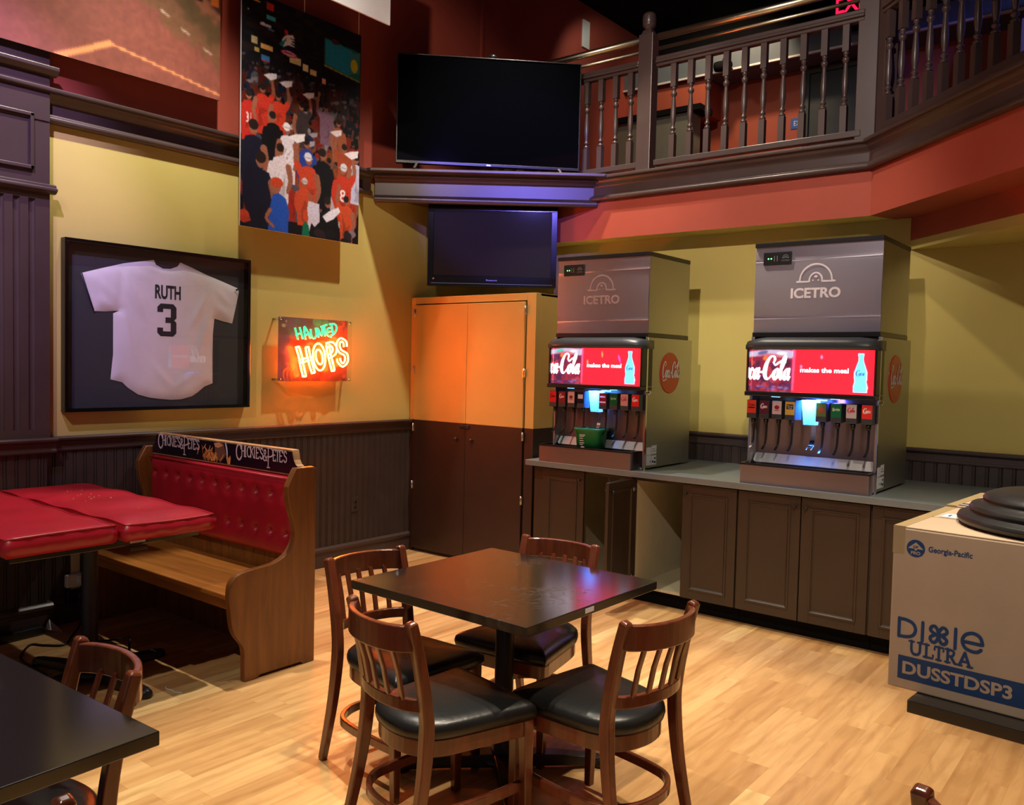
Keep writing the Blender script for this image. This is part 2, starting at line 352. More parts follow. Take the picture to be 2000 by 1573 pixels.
    def text(s, txt, box, fr, off=0.0006, mi=0, col=None, bold=0.0, shear=0.0, spacing=1.0, keep=False, depth=0.0004):
        """lettering fitted to box (x0, y0, x1, y1) of the frame fr"""
        V, F = text_geo(txt, bold, shear, spacing)
        xs = [v[0] for v in V]; ys = [v[1] for v in V]
        x0, y0, x1, y1 = box; kx = (x1-x0)/(max(xs)-min(xs)); ky = (y1-y0)/(max(ys)-min(ys))
        if keep: kx = ky = min(kx, ky)
        cx, cy = (max(xs)+min(xs))/2, (max(ys)+min(ys))/2
        return s.add([fr((x0+x1)/2+(v[0]-cx)*kx, (y0+y1)/2+(v[1]-cy)*ky, off) for v in V], F, mi, False, col)
    def build(s, name, mats, parent=None, bevel=0.0, recalc=True, seg=2, angle=35):
        me = bpy.data.meshes.new(name); me.from_pydata(s.v, [], s.f)
        mats = mats if isinstance(mats, (list, tuple)) else [mats]
        for m in mats: me.materials.append(M[m] if isinstance(m, str) else m)
        me.polygons.foreach_set('material_index', s.m); me.polygons.foreach_set('use_smooth', s.s)
        if any(c is not None for c in s.c):
            at = me.color_attributes.new('ink', 'FLOAT_COLOR', 'CORNER')
            for p, c in zip(me.polygons, s.c):
                k = (*lin(c), 1.0) if c is not None else (0.5, 0.5, 0.5, 1)
                for li in p.loop_indices: at.data[li].color = k
        if recalc:
            bm = bmesh.new(); bm.from_mesh(me); bmesh.ops.recalc_face_normals(bm, faces=bm.faces); bm.to_mesh(me); bm.free()
        me.update()
        o = bpy.data.objects.new(name, me); COL.objects.link(o)
        if parent is not None: o.parent = parent
        if bevel:
            b = o.modifiers.new('bevel', 'BEVEL'); b.width = bevel; b.segments = seg; b.limit_method = 'ANGLE'; b.angle_limit = math.radians(angle); b.harden_normals = False
        return o
import numpy as np
class Canvas:
    """a printed picture painted cell by cell: a fine grid whose faces carry the ink colours"""
    def __init__(s, w, h, res, c):
        s.w, s.h = w, h; s.nx, s.ny = int(round(w/res)), int(round(h/res)); s.a = np.empty((s.ny, s.nx, 3)); s.a[:] = c
        s.X, s.Y = np.meshgrid((np.arange(s.nx)+.5)*w/s.nx, (np.arange(s.ny)+.5)*h/s.ny)
    def poly(s, pts, c, alpha=1.0):
        P = np.array(pts, float); kx, ky = s.nx/s.w, s.ny/s.h
        i0, i1 = max(0, int(P[:, 0].min()*kx)), min(s.nx, int(P[:, 0].max()*kx)+1); j0, j1 = max(0, int(P[:, 1].min()*ky)), min(s.ny, int(P[:, 1].max()*ky)+1)
        if i0 >= i1 or j0 >= j1: return
        X, Y = s.X[j0:j1, i0:i1], s.Y[j0:j1, i0:i1]; ins = np.zeros(X.shape, bool); n = len(P)
        for i in range(n):
            (x0, y0), (x1, y1) = P[i], P[(i+1) % n]
            if y0 == y1: continue
            ins ^= ((y0 > Y) != (y1 > Y)) & (X < (x1-x0)*(Y-y0)/(y1-y0)+x0)
        v = s.a[j0:j1, i0:i1]; v[ins] = v[ins]*(1-alpha)+np.array(c, float)*alpha
    def ell(s, x, y, rx, ry, c, rot=0.0, alpha=1.0):
        s.poly([(x+rx*math.cos(q)*math.cos(rot)-ry*math.sin(q)*math.sin(rot), y+rx*math.cos(q)*math.sin(rot)+ry*math.sin(q)*math.cos(rot)) for q in [2*PI*k/14 for k in range(14)]], c, alpha)
    def rib(s, pts, wd, c, n=4):
        Q = cr([(p[0], p[1], p[2] if len(p) > 2 else 1.0) for p in pts], n)
        for a, b in zip(Q, Q[1:]):
            t = Vector((b.x-a.x, b.y-a.y))
            if t.length < 1e-9: continue
            t.normalize(); ha, hb = wd*max(a.z, .05)/2, wd*max(b.z, .05)/2
            s.poly([(a.x-t.y*ha, a.y+t.x*ha), (a.x+t.y*ha, a.y-t.x*ha), (b.x+t.y*hb, b.y-t.x*hb), (b.x-t.y*hb, b.y+t.x*hb)], c)
        for q in Q: s.ell(q.x, q.y, wd*max(q.z, .05)/2, wd*max(q.z, .05)/2, c)
    def text(s, txt, box, c, bold=0.0):
        V, F = text_geo(txt, bold); xs = [v[0] for v in V]; ys = [v[1] for v in V]; x0, y0, x1, y1 = box
        kx, ky = (x1-x0)/(max(xs)-min(xs)), (y1-y0)/(max(ys)-min(ys))
        for f in F: s.poly([(x0+(V[i][0]-min(xs))*kx, y0+(V[i][1]-min(ys))*ky) for i in f], c)
    def ribbon(s, pts, wd, fr=None, off=0, mi=0, col=None, closed=False, n=5, slant=0.0):
        Q = [fr(p[0], p[1]) + ((p[2] if len(p) > 2 else 1.0),) for p in pts]
        s.rib(Q + ([Q[0]] if closed else []), wd, col, n)
    def blur(s, k=1):
        for _ in range(k):
            p = np.pad(s.a, ((1, 1), (1, 1), (0, 0)), 'edge'); s.a = (p[1:-1, 1:-1]*2+p[:-2, 1:-1]+p[2:, 1:-1]+p[1:-1, :-2]+p[1:-1, 2:])/6
    def noise(s, amp, cell=1, seed=1):
        r = np.random.RandomState(seed); m = r.rand(s.ny//cell+2, s.nx//cell+2); m = np.kron(m, np.ones((cell, cell)))[:s.ny, :s.nx]
        s.a *= (1+amp*(m-.5)*2)[:, :, None]
    def build(s, name, m, fr, parent):
        nx, ny = s.nx, s.ny; me = bpy.data.meshes.new(name)
        V = [tuple(fr(s.w*i/nx, s.h*j/ny)) for j in range(ny+1) for i in range(nx+1)]
        F = [(j*(nx+1)+i, j*(nx+1)+i+1, (j+1)*(nx+1)+i+1, (j+1)*(nx+1)+i) for j in range(ny) for i in range(nx)]
        me.from_pydata(V, [], F); me.materials.append(M[m])
        x = np.clip(s.a.reshape(-1, 3), 0, 255)/255; x = np.where(x <= .04045, x/12.92, ((x+.055)/1.055)**2.4)
        c = np.concatenate([x, np.ones((len(x), 1))], 1).repeat(4, axis=0).astype(np.float32)
        me.color_attributes.new('ink', 'FLOAT_COLOR', 'CORNER').data.foreach_set('color', c.ravel())
        me.update(); o = bpy.data.objects.new(name, me); COL.objects.link(o)
        if parent is not None: o.parent = parent
        return o
_tcache = {}
def text_geo(txt, bold=0.0, shear=0.0, spacing=1.0):
    key = (txt, bold, shear, spacing)
    if key not in _tcache:
        c = bpy.data.curves.new('lettering', 'FONT'); c.body = txt; c.offset = bold; c.shear = shear; c.space_character = spacing; c.resolution_u = 4
        o = bpy.data.objects.new('lettering', c); COL.objects.link(o)
        bpy.context.view_layer.update()
        ev = o.evaluated_get(bpy.context.evaluated_depsgraph_get()); me = ev.to_mesh()
        _tcache[key] = ([tuple(v.co) for v in me.vertices], [list(p.vertices) for p in me.polygons])
        ev.to_mesh_clear(); bpy.data.objects.remove(o); bpy.data.curves.remove(c)
    return _tcache[key]
def tag(o, label, cat, group=None):
    o['label'] = label; o['category'] = cat
    if group: o['group'] = group
    return o
def thing(name, label, cat, loc=(0, 0, 0), rz=0.0, group=None):
    o = bpy.data.objects.new(name, None); COL.objects.link(o); o.location = loc; o.rotation_euler = (0, 0, rz); o.empty_display_size = 0.1
    return tag(o, label, cat, group)
def structure(o): o['kind'] = 'structure'; return o
def copy_tree(o, parent=None):
    c = o.copy(); COL.objects.link(c)
    if parent is not None: c.parent = parent
    for ch in list(o.children): copy_tree(ch, c)
    return c
def sweep(mb, prof, path, mi=0, side=1):
    """closed profile (out, z) swept along a ground path with mitred corners; out is measured to the right (side=1) of the path"""
    P = [Vector((x, y)) for x, y in path]; L = len(P); V = []
    for i in range(L):
        d0 = (P[i]-P[i-1]).normalized() if i > 0 else (P[1]-P[0]).normalized()
        d1 = (P[i+1]-P[i]).normalized() if i < L-1 else d0
        n0 = Vector((d0.y, -d0.x))*side; n1 = Vector((d1.y, -d1.x))*side
        m = (n0+n1); m = m/(m.length_squared/2) if m.length > 1e-6 else n0
        for o, z in prof: V.append((P[i].x+m.x*o, P[i].y+m.y*o, z))
    k = len(prof); F = [(i*k+j, i*k+(j+1) % k, (i+1)*k+(j+1) % k, (i+1)*k+j) for i in range(L-1) for j in range(k)]
    F += [list(range(k)), list(range((L-1)*k, L*k))]
    return mb.add(V, F, mi)
XY0 = FR((0, 0, 0), (1, 0, 0), (0, 1, 0))

# ------------------------------------------------------------------ the room
XL, YB, YA, ZS, ZT0, ZT1, ZC = -5.25, 6.10, 5.88, 2.65, 2.95, 3.14, 5.48
structure(MB().box(-5.35, 3.2, -1.8, 6.2, -0.1, 0.0).build('floor', 'floor'))
structure(MB().box(-5.35, 3.2, -1.8, 13.0, ZC, ZC+0.1).build('ceiling', 'black'))
b = MB().box(-5.35, XL, -1.8, 6.2, 0, ZT0+0.1, 0)
b.box(-5.35, XL, -1.8, 13.0, ZT0+0.1, ZC, 1)
structure(b.build('wall_left', ['yellow', 'red']))
structure(MB().box(XL, 3.2, YB, YB+0.1, 0, ZS).build('wall_back', 'yellow'))
# balcony slab: mustard soffit over the counter, red soffit on the angled run
def slab(name, poly, soffit):
    b = MB(); n = len(poly); V = [(x, y, ZS) for x, y in poly] + [(x, y, ZT1-0.02) for x, y in poly]
    b.add(V, [list(range(n))], 0); base = 0
    b.add(V, [list(range(n, 2*n))] + [[i, (i+1) % n, n+(i+1) % n, n+i] for i in range(n)], 1)
    return structure(b.build(name, [soffit, 'red']))
slab('balcony_slab', [(XL, YA), (-1.70, YA), (-1.45, 6.45), (-1.45, 12.9), (XL, 12.9)], 'yellow')
slab('balcony_slab', [(-1.70, YA), (1.30, 2.88), (3.2, 2.88), (3.2, 12.9), (-1.45, 12.9), (-1.45, 6.45)], 'red')
b = MB()
B2 = [(-1.50, 6.10), (1.50, 3.10), (3.2, 3.10), (3.2, 6.10)]
b.prism(B2, XY0, 2.50, ZS, 0); b.prism(B2, XY0, 2.44, 2.50, 1)
structure(b.build('trim_bulkhead', ['red', 'yellow']))
# cornice: left wall, corner shelf, straight balcony run, angled run
crown = [(0, ZT0), (0.030, ZT0), (0.045, ZT0+0.012), (0.045, ZT0+0.030), (0.028, ZT0+0.042), (0.022, ZT0+0.05), (0.022, ZT1-0.075), (0.036, ZT1-0.062),
         (0.05, ZT1-0.05), (0.062, ZT1-0.030), (0.088, ZT1-0.024), (0.088, ZT1), (0, ZT1)]
SH0, SH1 = (XL, 4.76), (-3.85, 5.90)
structure(sweep(MB(), crown, [(XL, -1.8), (XL, 4.70)]).build('trim_left', 'trim', bevel=0.007, seg=3))
shelf = [(0, 2.905), (.045, 2.905), (.056, 2.918), (.056, 2.938), (.036, 2.955), (.030, 2.957), (.030, 3.066), (.046, 3.070), (.060, 3.082), (.078, 3.092), (.10, 3.096), (.10, 3.12), (0, 3.12)]
sh = MB(); sweep(sh, shelf, [SH0, SH1])
sh.prism([SH0, SH1, (-3.85, 6.3), (XL, 6.3)], XY0, 2.958, ZT1-0.004)
sh.prism([(XL, 4.58), (-5.13, 4.60), (-3.70, 5.775), (-3.66, 5.87), (-3.85, 6.0), (XL, 5.2)], XY0, ZT1-0.022, ZT1+0.004)
structure(sh.build('trim_corner_shelf', 'trim', bevel=0.007, seg=3))
structure(sweep(MB(), crown, [(-3.90, YA), (-1.70, YA), (1.30, 2.88)]).build('trim_balcony', 'trim', bevel=0.007, seg=3))
# wainscot
def bead(b, a0, a1, z0, z1, pl, out, pitch=0.062):
    prof = []; y = a0
    while y < a1:
        e = min(y+pitch, a1)
        prof += [(y, out-0.007), (y+0.005, out), (e-0.020, out), (e-0.017, out-0.005), (e-0.013, out-0.005), (e-0.010, out), (e-0.004, out)]; y += pitch
    prof += [(a1, out)]
    V = [pl(p, z0, o) for p, o in prof] + [pl(p, z1, o) for p, o in prof]; n = len(prof)
    b.add(V, [(i, i+1, n+i+1, n+i) for i in range(n-1)])
LW = FR((XL, 0, 0), (0, 1, 0), (0, 0, 1)); BW = FR((0, YB, 0), (1, 0, 0), (0, 0, 1))
b = MB(); bead(b, 2.2, 5.24, 0.15, 1.06, LW, 0.014); bead(b, -1.8, 2.2, 0.15, 1.06, LW, 0.055)
structure(b.build('trim_wainscot_left', 'bead', recalc=False))
b = MB(); bead(b, -3.9, 3.2, 0.85, 1.06, BW, 0.014, 0.075)
structure(b.build('trim_wainscot_back', 'bead', recalc=False))
rail = [(0, 1.040), (0.020, 1.040), (0.026, 1.048), (0.026, 1.058), (0.020, 1.064), (0.020, 1.098), (0.030, 1.104), (0.048, 1.110), (0.052, 1.122), (0.046, 1.132), (0, 1.132)]
b = MB(); sweep(b, rail, [(XL, 2.18), (XL, 5.22)]); sweep(b, [(o+0.055, z) for o, z in rail[1:-1]] + [(0, 1.132), (0, 1.04)], [(XL, -1.8), (XL, 2.245)])
structure(b.build('trim_chair_rail_left', 'trim', bevel=0.002))
structure(sweep(MB(), rail, [(-3.9, YB), (3.2, YB)]).build('trim_chair_rail_back', 'trim', bevel=0.002))
base = [(0, 0), (0.024, 0), (0.024, 0.115), (0.034, 0.125), (0.034, 0.143), (0.022, 0.155), (0.014, 0.160), (0, 0.160)]
b = MB(); sweep(b, base, [(XL, 2.2), (XL, 5.22)]); sweep(b, [(o+0.045 if o else 0, z) for o, z in base], [(XL, -1.8), (XL, 2.23)])
structure(b.build('baseboard_left', 'trim', bevel=0.002))
# fluted pilaster on the left wall
def pilaster():
    b = MB(); out = 0.06; y0, y1, z0, z1 = 1.30, 2.215, 1.132, 2.95
    fl = [2.118-0.082*k for k in range(9)]; hw, dp = 0.019, 0.016; gz0, gz1 = 1.18, 2.50
    b.box(XL, XL+out-0.02, y0, y1, z0, z1)
    prev = y1
    def face(ya, yb, za, zb): b.add([LW(ya, za, out), LW(yb, za, out), LW(yb, zb, out), LW(ya, zb, out)], [(0, 1, 2, 3)])
    face(y0, y1, z0, gz0); face(y0, y1, gz1, z1)
    for c in fl:
        face(c+hw, prev, gz0, gz1); prev = c-hw
        A = [(c+hw*math.cos(PI*i/8), out-dp*math.sin(PI*i/8)) for i in range(9)]
        lo = [LW(y, gz0+0.0, o) for y, o in A]; lo2 = [LW(y, gz0+0.035, o) for y, o in A]; hi = [LW(y, gz1, o) for y, o in A]
        top0 = [LW(y, gz0 + 0.035*(1-math.sin(PI*i/8)) if False else gz0, out) for i, (y, o) in enumerate(A)]
        b.add(lo+hi, [(i, i+1, 10+i, 9+i) for i in range(8)], 0, True)
        b.add(lo, [list(range(9))]); b.add(hi, [list(range(9))])
    face(y0, prev, gz0, gz1)
    b.add([LW(y1, z0, out), LW(y1, z1, out), LW(y1, z1, 0), LW(y1, z0, 0)], [(0, 1, 2, 3)])
    b.add([LW(y0, z0, out), LW(y0, z1, out), LW(y0, z1, 0), LW(y0, z0, 0)], [(0, 1, 2, 3)])
    return b
structure(pilaster().build('trim_pilaster', 'trim', recalc=False))
cap = [(0.055, 2.535), (0.075, 2.538), (0.098, 2.552), (0.098, 2.566), (0.080, 2.572), (0.080, 2.584), (0.066, 2.592), (0.055, 2.592)]
b = MB(); sweep(b, cap, [(XL, 1.28), (XL, 2.245)])
# raised panel frame above the capital
for (ya, yb, za, zb) in ((1.42, 2.125, 2.660, 2.680), (1.42, 2.125, 2.955, 2.975), (2.105, 2.125, 2.66, 2.975), (1.42, 1.44, 2.66, 2.975)):
    b.box(XL+0.058, XL+0.078, ya, yb, za, zb)
b.box(XL+0.05, XL+0.066, 1.30, 2.215, 2.945, 3.34)
sweep(b, [(0.06, 3.20), (0.085, 3.205), (0.11, 3.23), (0.11, 3.25), (0.06, 3.25)], [(XL, 1.28), (XL, 2.25)])
structure(b.build('trim_capital', 'trim', bevel=0.003))
# corner post of the balcony, running up to the ceiling
b = MB(); b.box(-1.83, -1.70, 5.90, 5.99, ZT1-0.01, ZC)
D45 = Vector((0.70711, -0.70711, 0))
PB = FR((-1.70, 5.905, 0), D45, (0, 0, 1))
b.prism([(0.0, ZT1-0.01), (0.085, ZT1-0.01), (0.085, ZC), (0.0, ZC)], PB, -0.09, 0.0)
structure(b.build('trim_corner_post', 'trim', bevel=0.004))
# upper level behind the railing
UY = 9.0
b = MB(); b.box(XL, 3.2, UY, UY+0.1, ZT1-0.05, 4.80); b.box(XL, 3.2, UY, UY+0.1, 4.80, ZC, 1)
b.box(XL, -4.255, UY-0.40, UY, 4.40, 4.77)
structure(b.build('wall_upper_back', ['orange', 'black']))
b = MB(); b.box(XL, 3.2, UY-0.45, UY+0.05, 4.78, 4.98, 0); b.box(XL, 3.2, UY-0.47, UY-0.44, 4.765, 4.785, 1)
structure(b.build('trim_upper_soffit', ['grey', 'white_plastic']))
b = MB(); b.box(XL, -4.30, UY-0.62, UY-0.4, ZT1-0.05, 4.36, 0); b.box(XL, -4.18, UY-0.66, UY-0.36, 4.36, 4.42, 1)
structure(b.build('trim_upper_half_wall', ['olive', 'black']))
b = MB(); b.box(-3.24, -2.35, UY-0.06, UY, ZT1-0.05, 4.70, 0); b.box(-3.30, -3.24, UY-0.08, UY, ZT1-0.05, 4.74, 0); b.box(-3.24, -2.35, UY-0.08, UY, 4.70, 4.74, 0)
structure(b.build('door_1', ['dark_green'], bevel=0.004))
structure(MB().box(XL, XL+0.02, 6.02, 6.05, ZT1, ZC).build('trim_upper_seam', 'red'))
structure(MB().box(3.1, 3.2, -1.8, 6.2, 0, ZC).build('wall_right', 'red'))
b = MB().box(-0.9, 3.1, 8.0, 8.1, ZT1-0.05, ZC)
structure(b.build('wall_upper_right', 'orange'))

# ------------------------------------------------------------------ balcony railing
def baluster_mesh():
    b = MB(); r = 0.0215
    b.box(-r, r, -r, r, 3.225, 3.405); b.box(-r, r, -r, r, 3.765, 3.945)
    prof = [(0.020, 3.405), (0.023, 3.412), (0.023, 3.420), (0.013, 3.428), (0.012, 3.436), (0.021, 3.444), (0.021, 3.452), (0.012, 3.462), (0.014, 3.480),
            (0.0195, 3.515), (0.0215, 3.550), (0.020, 3.590), (0.016, 3.640), (0.0125, 3.682), (0.0125, 3.690), (0.0215, 3.702), (0.0235, 3.714), (0.0205, 3.726),
            (0.012, 3.734), (0.012, 3.740), (0.018, 3.748), (0.018, 3.755), (0.020, 3.765)]
    b.lathe(prof, n=12)
    return b
def railing(label, o, d, length, spots, group):
    """o: foot of the run, d: unit direction"""
    t = thing('balcony_railing', label, 'railing', o, math.atan2(d[1], d[0]), group)
    MB().box(0, length, -0.03, 0.03, 3.185, 3.228).build('bottom_rail', 'trim', t, 0.004)
    b = MB(); b.box(0, length, -0.028, 0.028, 3.94, 3.965); b.box(0, length, -0.042, 0.042, 3.965, 3.985); b.box(0, length, -0.034, 0.034, 3.985, 4.015)
    b.build('top_rail', 'trim', t, 0.006)
    MB().tube([(0, 0, 4.175), (length, 0, 4.175)], 0.027, 14).build('brass_handrail', 'brass', t)
    MB().tube([(0, 0, 4.085), (length, 0, 4.085)], 0.013, 10).build('brass_lower_bar', 'brass', t)
    first = None
    for s in spots:
        if first is None: first = q = baluster_mesh().build('baluster', 'trim', t)
        else: q = first.copy(); COL.objects.link(q); q.parent = t
        q.location = (s, 0, 0)
    return t
RY = YA+0.045
railing('brown spindle railing with brass handrail behind the big black television', (XL+0.02, RY, 0), (1, 0), 1.738, [1.245-0.138*k for k in range(9)][::-1] + [1.383, 1.521, 1.659], 'balcony railing runs')
railing('long brown spindle railing with brass handrail between round-topped newel and corner post', (-3.34, RY, 0), (1, 0), 1.55, [0.147+0.1425*k for k in range(10)], 'balcony railing runs')
o = Vector((-1.70, 5.925, 0)) + D45*0.075 + Vector((0, 0, 0))
railing('angled brown spindle railing right of the corner post, blue light behind', o, D45, 2.6, [0.055+0.146*k for k in range(17)], 'balcony railing runs')
nw = thing('newel_post', 'square brown newel post with turned ball top on the balcony', 'post', (-3.425, RY, ZT1-0.02))
b = MB(); b.box(-0.062, 0.062, -0.05, 0.05, 0, 1.085); b.lathe([(0.066, 1.085), (0.05, 1.115), (0.036, 1.125)], n=4, rot=PI/4, smooth=False)
b.build('shaft', 'trim', nw, 0.005)
MB().lathe([(0.030, 1.120), (0.034, 1.135), (0.048, 1.150), (0.052, 1.165), (0.049, 1.172), (0.054, 1.182), (0.051, 1.192), (0.055, 1.203), (0.050, 1.214), (0.053, 1.224), (0.044, 1.245), (0.025, 1.256), (0.004, 1.259)], n=18).build('finial', 'trim', nw)
# signs and small things upstairs
e = thing('exit_sign', 'red lit exit sign hanging high beside the balcony corner post', 'sign', (-2.36, 7.5, 4.62))
MB().box(-0.20, 0.20, 0.0, 0.04, 0.0, 0.22).build('housing', 'black', e)
MB().text('EXIT', (-0.16, 0.05, 0.16, 0.18), FR((0, 0, 0), (1, 0, 0), (0, 0, 1)), 0.003, bold=0.02).build('lettering', 'exit_red', e)
e = thing('door_sign', 'small blue exit sign on the orange upstairs wall', 'sign', (-3.36, UY-0.004, 4.18))
MB().box(-0.09, 0.09, -0.006, 0.003, 0.0, 0.11).build('plate', 'bluesign', e)
MB().text('EXIT', (-0.055, 0.03, 0.06, 0.08), FR((0, -0.006, 0), (1, 0, 0), (0, 0, 1)), 0.001).build('lettering', 'white', e)
tag(MB().box(XL, XL+0.02, 7.66, 7.79, 5.02, 5.31).build('wall_plate', 'white_plastic', bevel=0.004), 'white plate high on the dark red upper wall', 'wall plate')
for (x, y, z, lab) in ((-3.98, 8.46, 4.80, 'black spotlight hanging under the grey soffit behind middle spindles'), (-2.60, 8.46, 4.92, 'black spotlight hanging under the grey soffit near the corner post')):
    f = thing('spotlight', lab, 'lamp', (x, y, z), 0, 'spotlights upstairs')
    MB().lathe([(0.05, -0.10), (0.055, -0.06), (0.05, 0.06), (0.03, 0.08)], (0, 0, 0), 12, axis='x').build('lamp_head', 'black', f)
    MB().box(-0.015, 0.015, -0.015, 0.10, 0.03, 0.07).build('bracket', 'black', f)
# blue lit games along the upper right
for k, (x, y, h, ww) in enumerate(((-0.98, 7.2, 1.75, 0.34), (-0.42, 6.7, 1.85, 0.40), (0.14, 6.3, 1.95, 0.40))):
    g = thing('arcade_cabinet', ('blue lit cabinet farthest back behind the angled railing', 'blue lit cabinet behind the middle of the angled railing', 'blue lit cabinet behind the right end of the angled railing')[k], 'cabinet', (x, y, ZT1-0.02), math.radians(-45), 'cabinets behind the angled railing')
    MB().prism([(0, 0), (0.6, 0), (0.6, h), (0.2, h), (0.12, h-0.25), (0.22, h-0.5), (0, h-0.62)], FR((ww/2, 0, 0), (0, 1, 0), (0, 0, 1)), -ww, 0).build('body', 'sticker', g, 0.006)
    MB().box(-ww/2+0.03, ww/2-0.03, 0.16, 0.17, h-0.46, h-0.28).build('screen', 'screen_off', g)

# ------------------------------------------------------------------ left wall: prints, jersey, neon
WL = lambda d, y, z: FR((XL+d, y, z), (0, 1, 0), (0, 0, 1))
m = thing('mural_print', 'large print of a reddish ballfield with white foul lines', 'print', (XL+0.10, 0.7, 3.33))
MB().box(-0.012, 0.0, 0.0, 2.58, 0.0, 1.6).build('panel', 'plastic_grey', m)
def mural():
    c = Canvas(2.58, 1.6, .010, (142, 80, 66)); X, Y = c.X, c.Y; r = np.random.RandomState(5)
    n = np.kron(r.rand(41, 66), np.ones((4, 4)))[:c.ny, :c.nx]
    g = Y - (0.34 + 0.50*(2.58-X)) + (n-.5)*.10            # height above the edge of the infield dirt
    def blend(m, col): c.a[m] = col
    c.a *= (1+.10*(n-.5))[:, :, None]
    blend(g > -.14, (120, 82, 56)); blend(g > .0, (92, 70, 44)); blend(g > .14, (148, 92, 66)); blend(g > .22, (52, 36, 32))
    for k in range(70):
        x = r.rand()*2.58; y = .62+.50*(2.58-x)+r.rand()*.5; c.ell(x, y, .02+.05*r.rand(), .03+.08*r.rand(), [(36, 40, 28), (28, 22, 20), (90, 66, 58), (60, 44, 34), (110, 96, 92)][r.randint(5)])
    c.blur(3); c.noise(.05, 2)
    c.rib([(1.535, -.01, 1.6), (1.84, .150, 1.4)], .024, (244, 164, 104), 1); c.rib([(1.84, .152, 1.0), (2.20, .098, .9), (2.575, .035, .9)], .015, (240, 160, 104), 1)
    for (x, y, h, q) in ((2.30, .62, .34, (36, 40, 26)), (2.42, .60, .5, (24, 20, 18)), (2.49, .72, .34, (120, 106, 108)), (2.545, .6, .06, (190, 96, 30)), (1.98, .80, .4, (28, 24, 22)), (2.12, .82, .4, (76, 50, 38))):
        c.poly([(x-.03, y), (x+.03, y), (x+.03, y+h), (x-.03, y+h)], q)
    for (x, y) in ((1.86, .66), (1.96, .62), (2.16, .45), (2.30, .38), (2.46, .30)): c.poly([(x, y), (x+.06, y-.022), (x+.06, y-.010), (x, y+.010)], (220, 196, 182))
    c.blur(1)
    return c
mural().build('picture', 'print', FR((0.0012, 0, 0), (0, 1, 0), (0, 0, 1)), m)

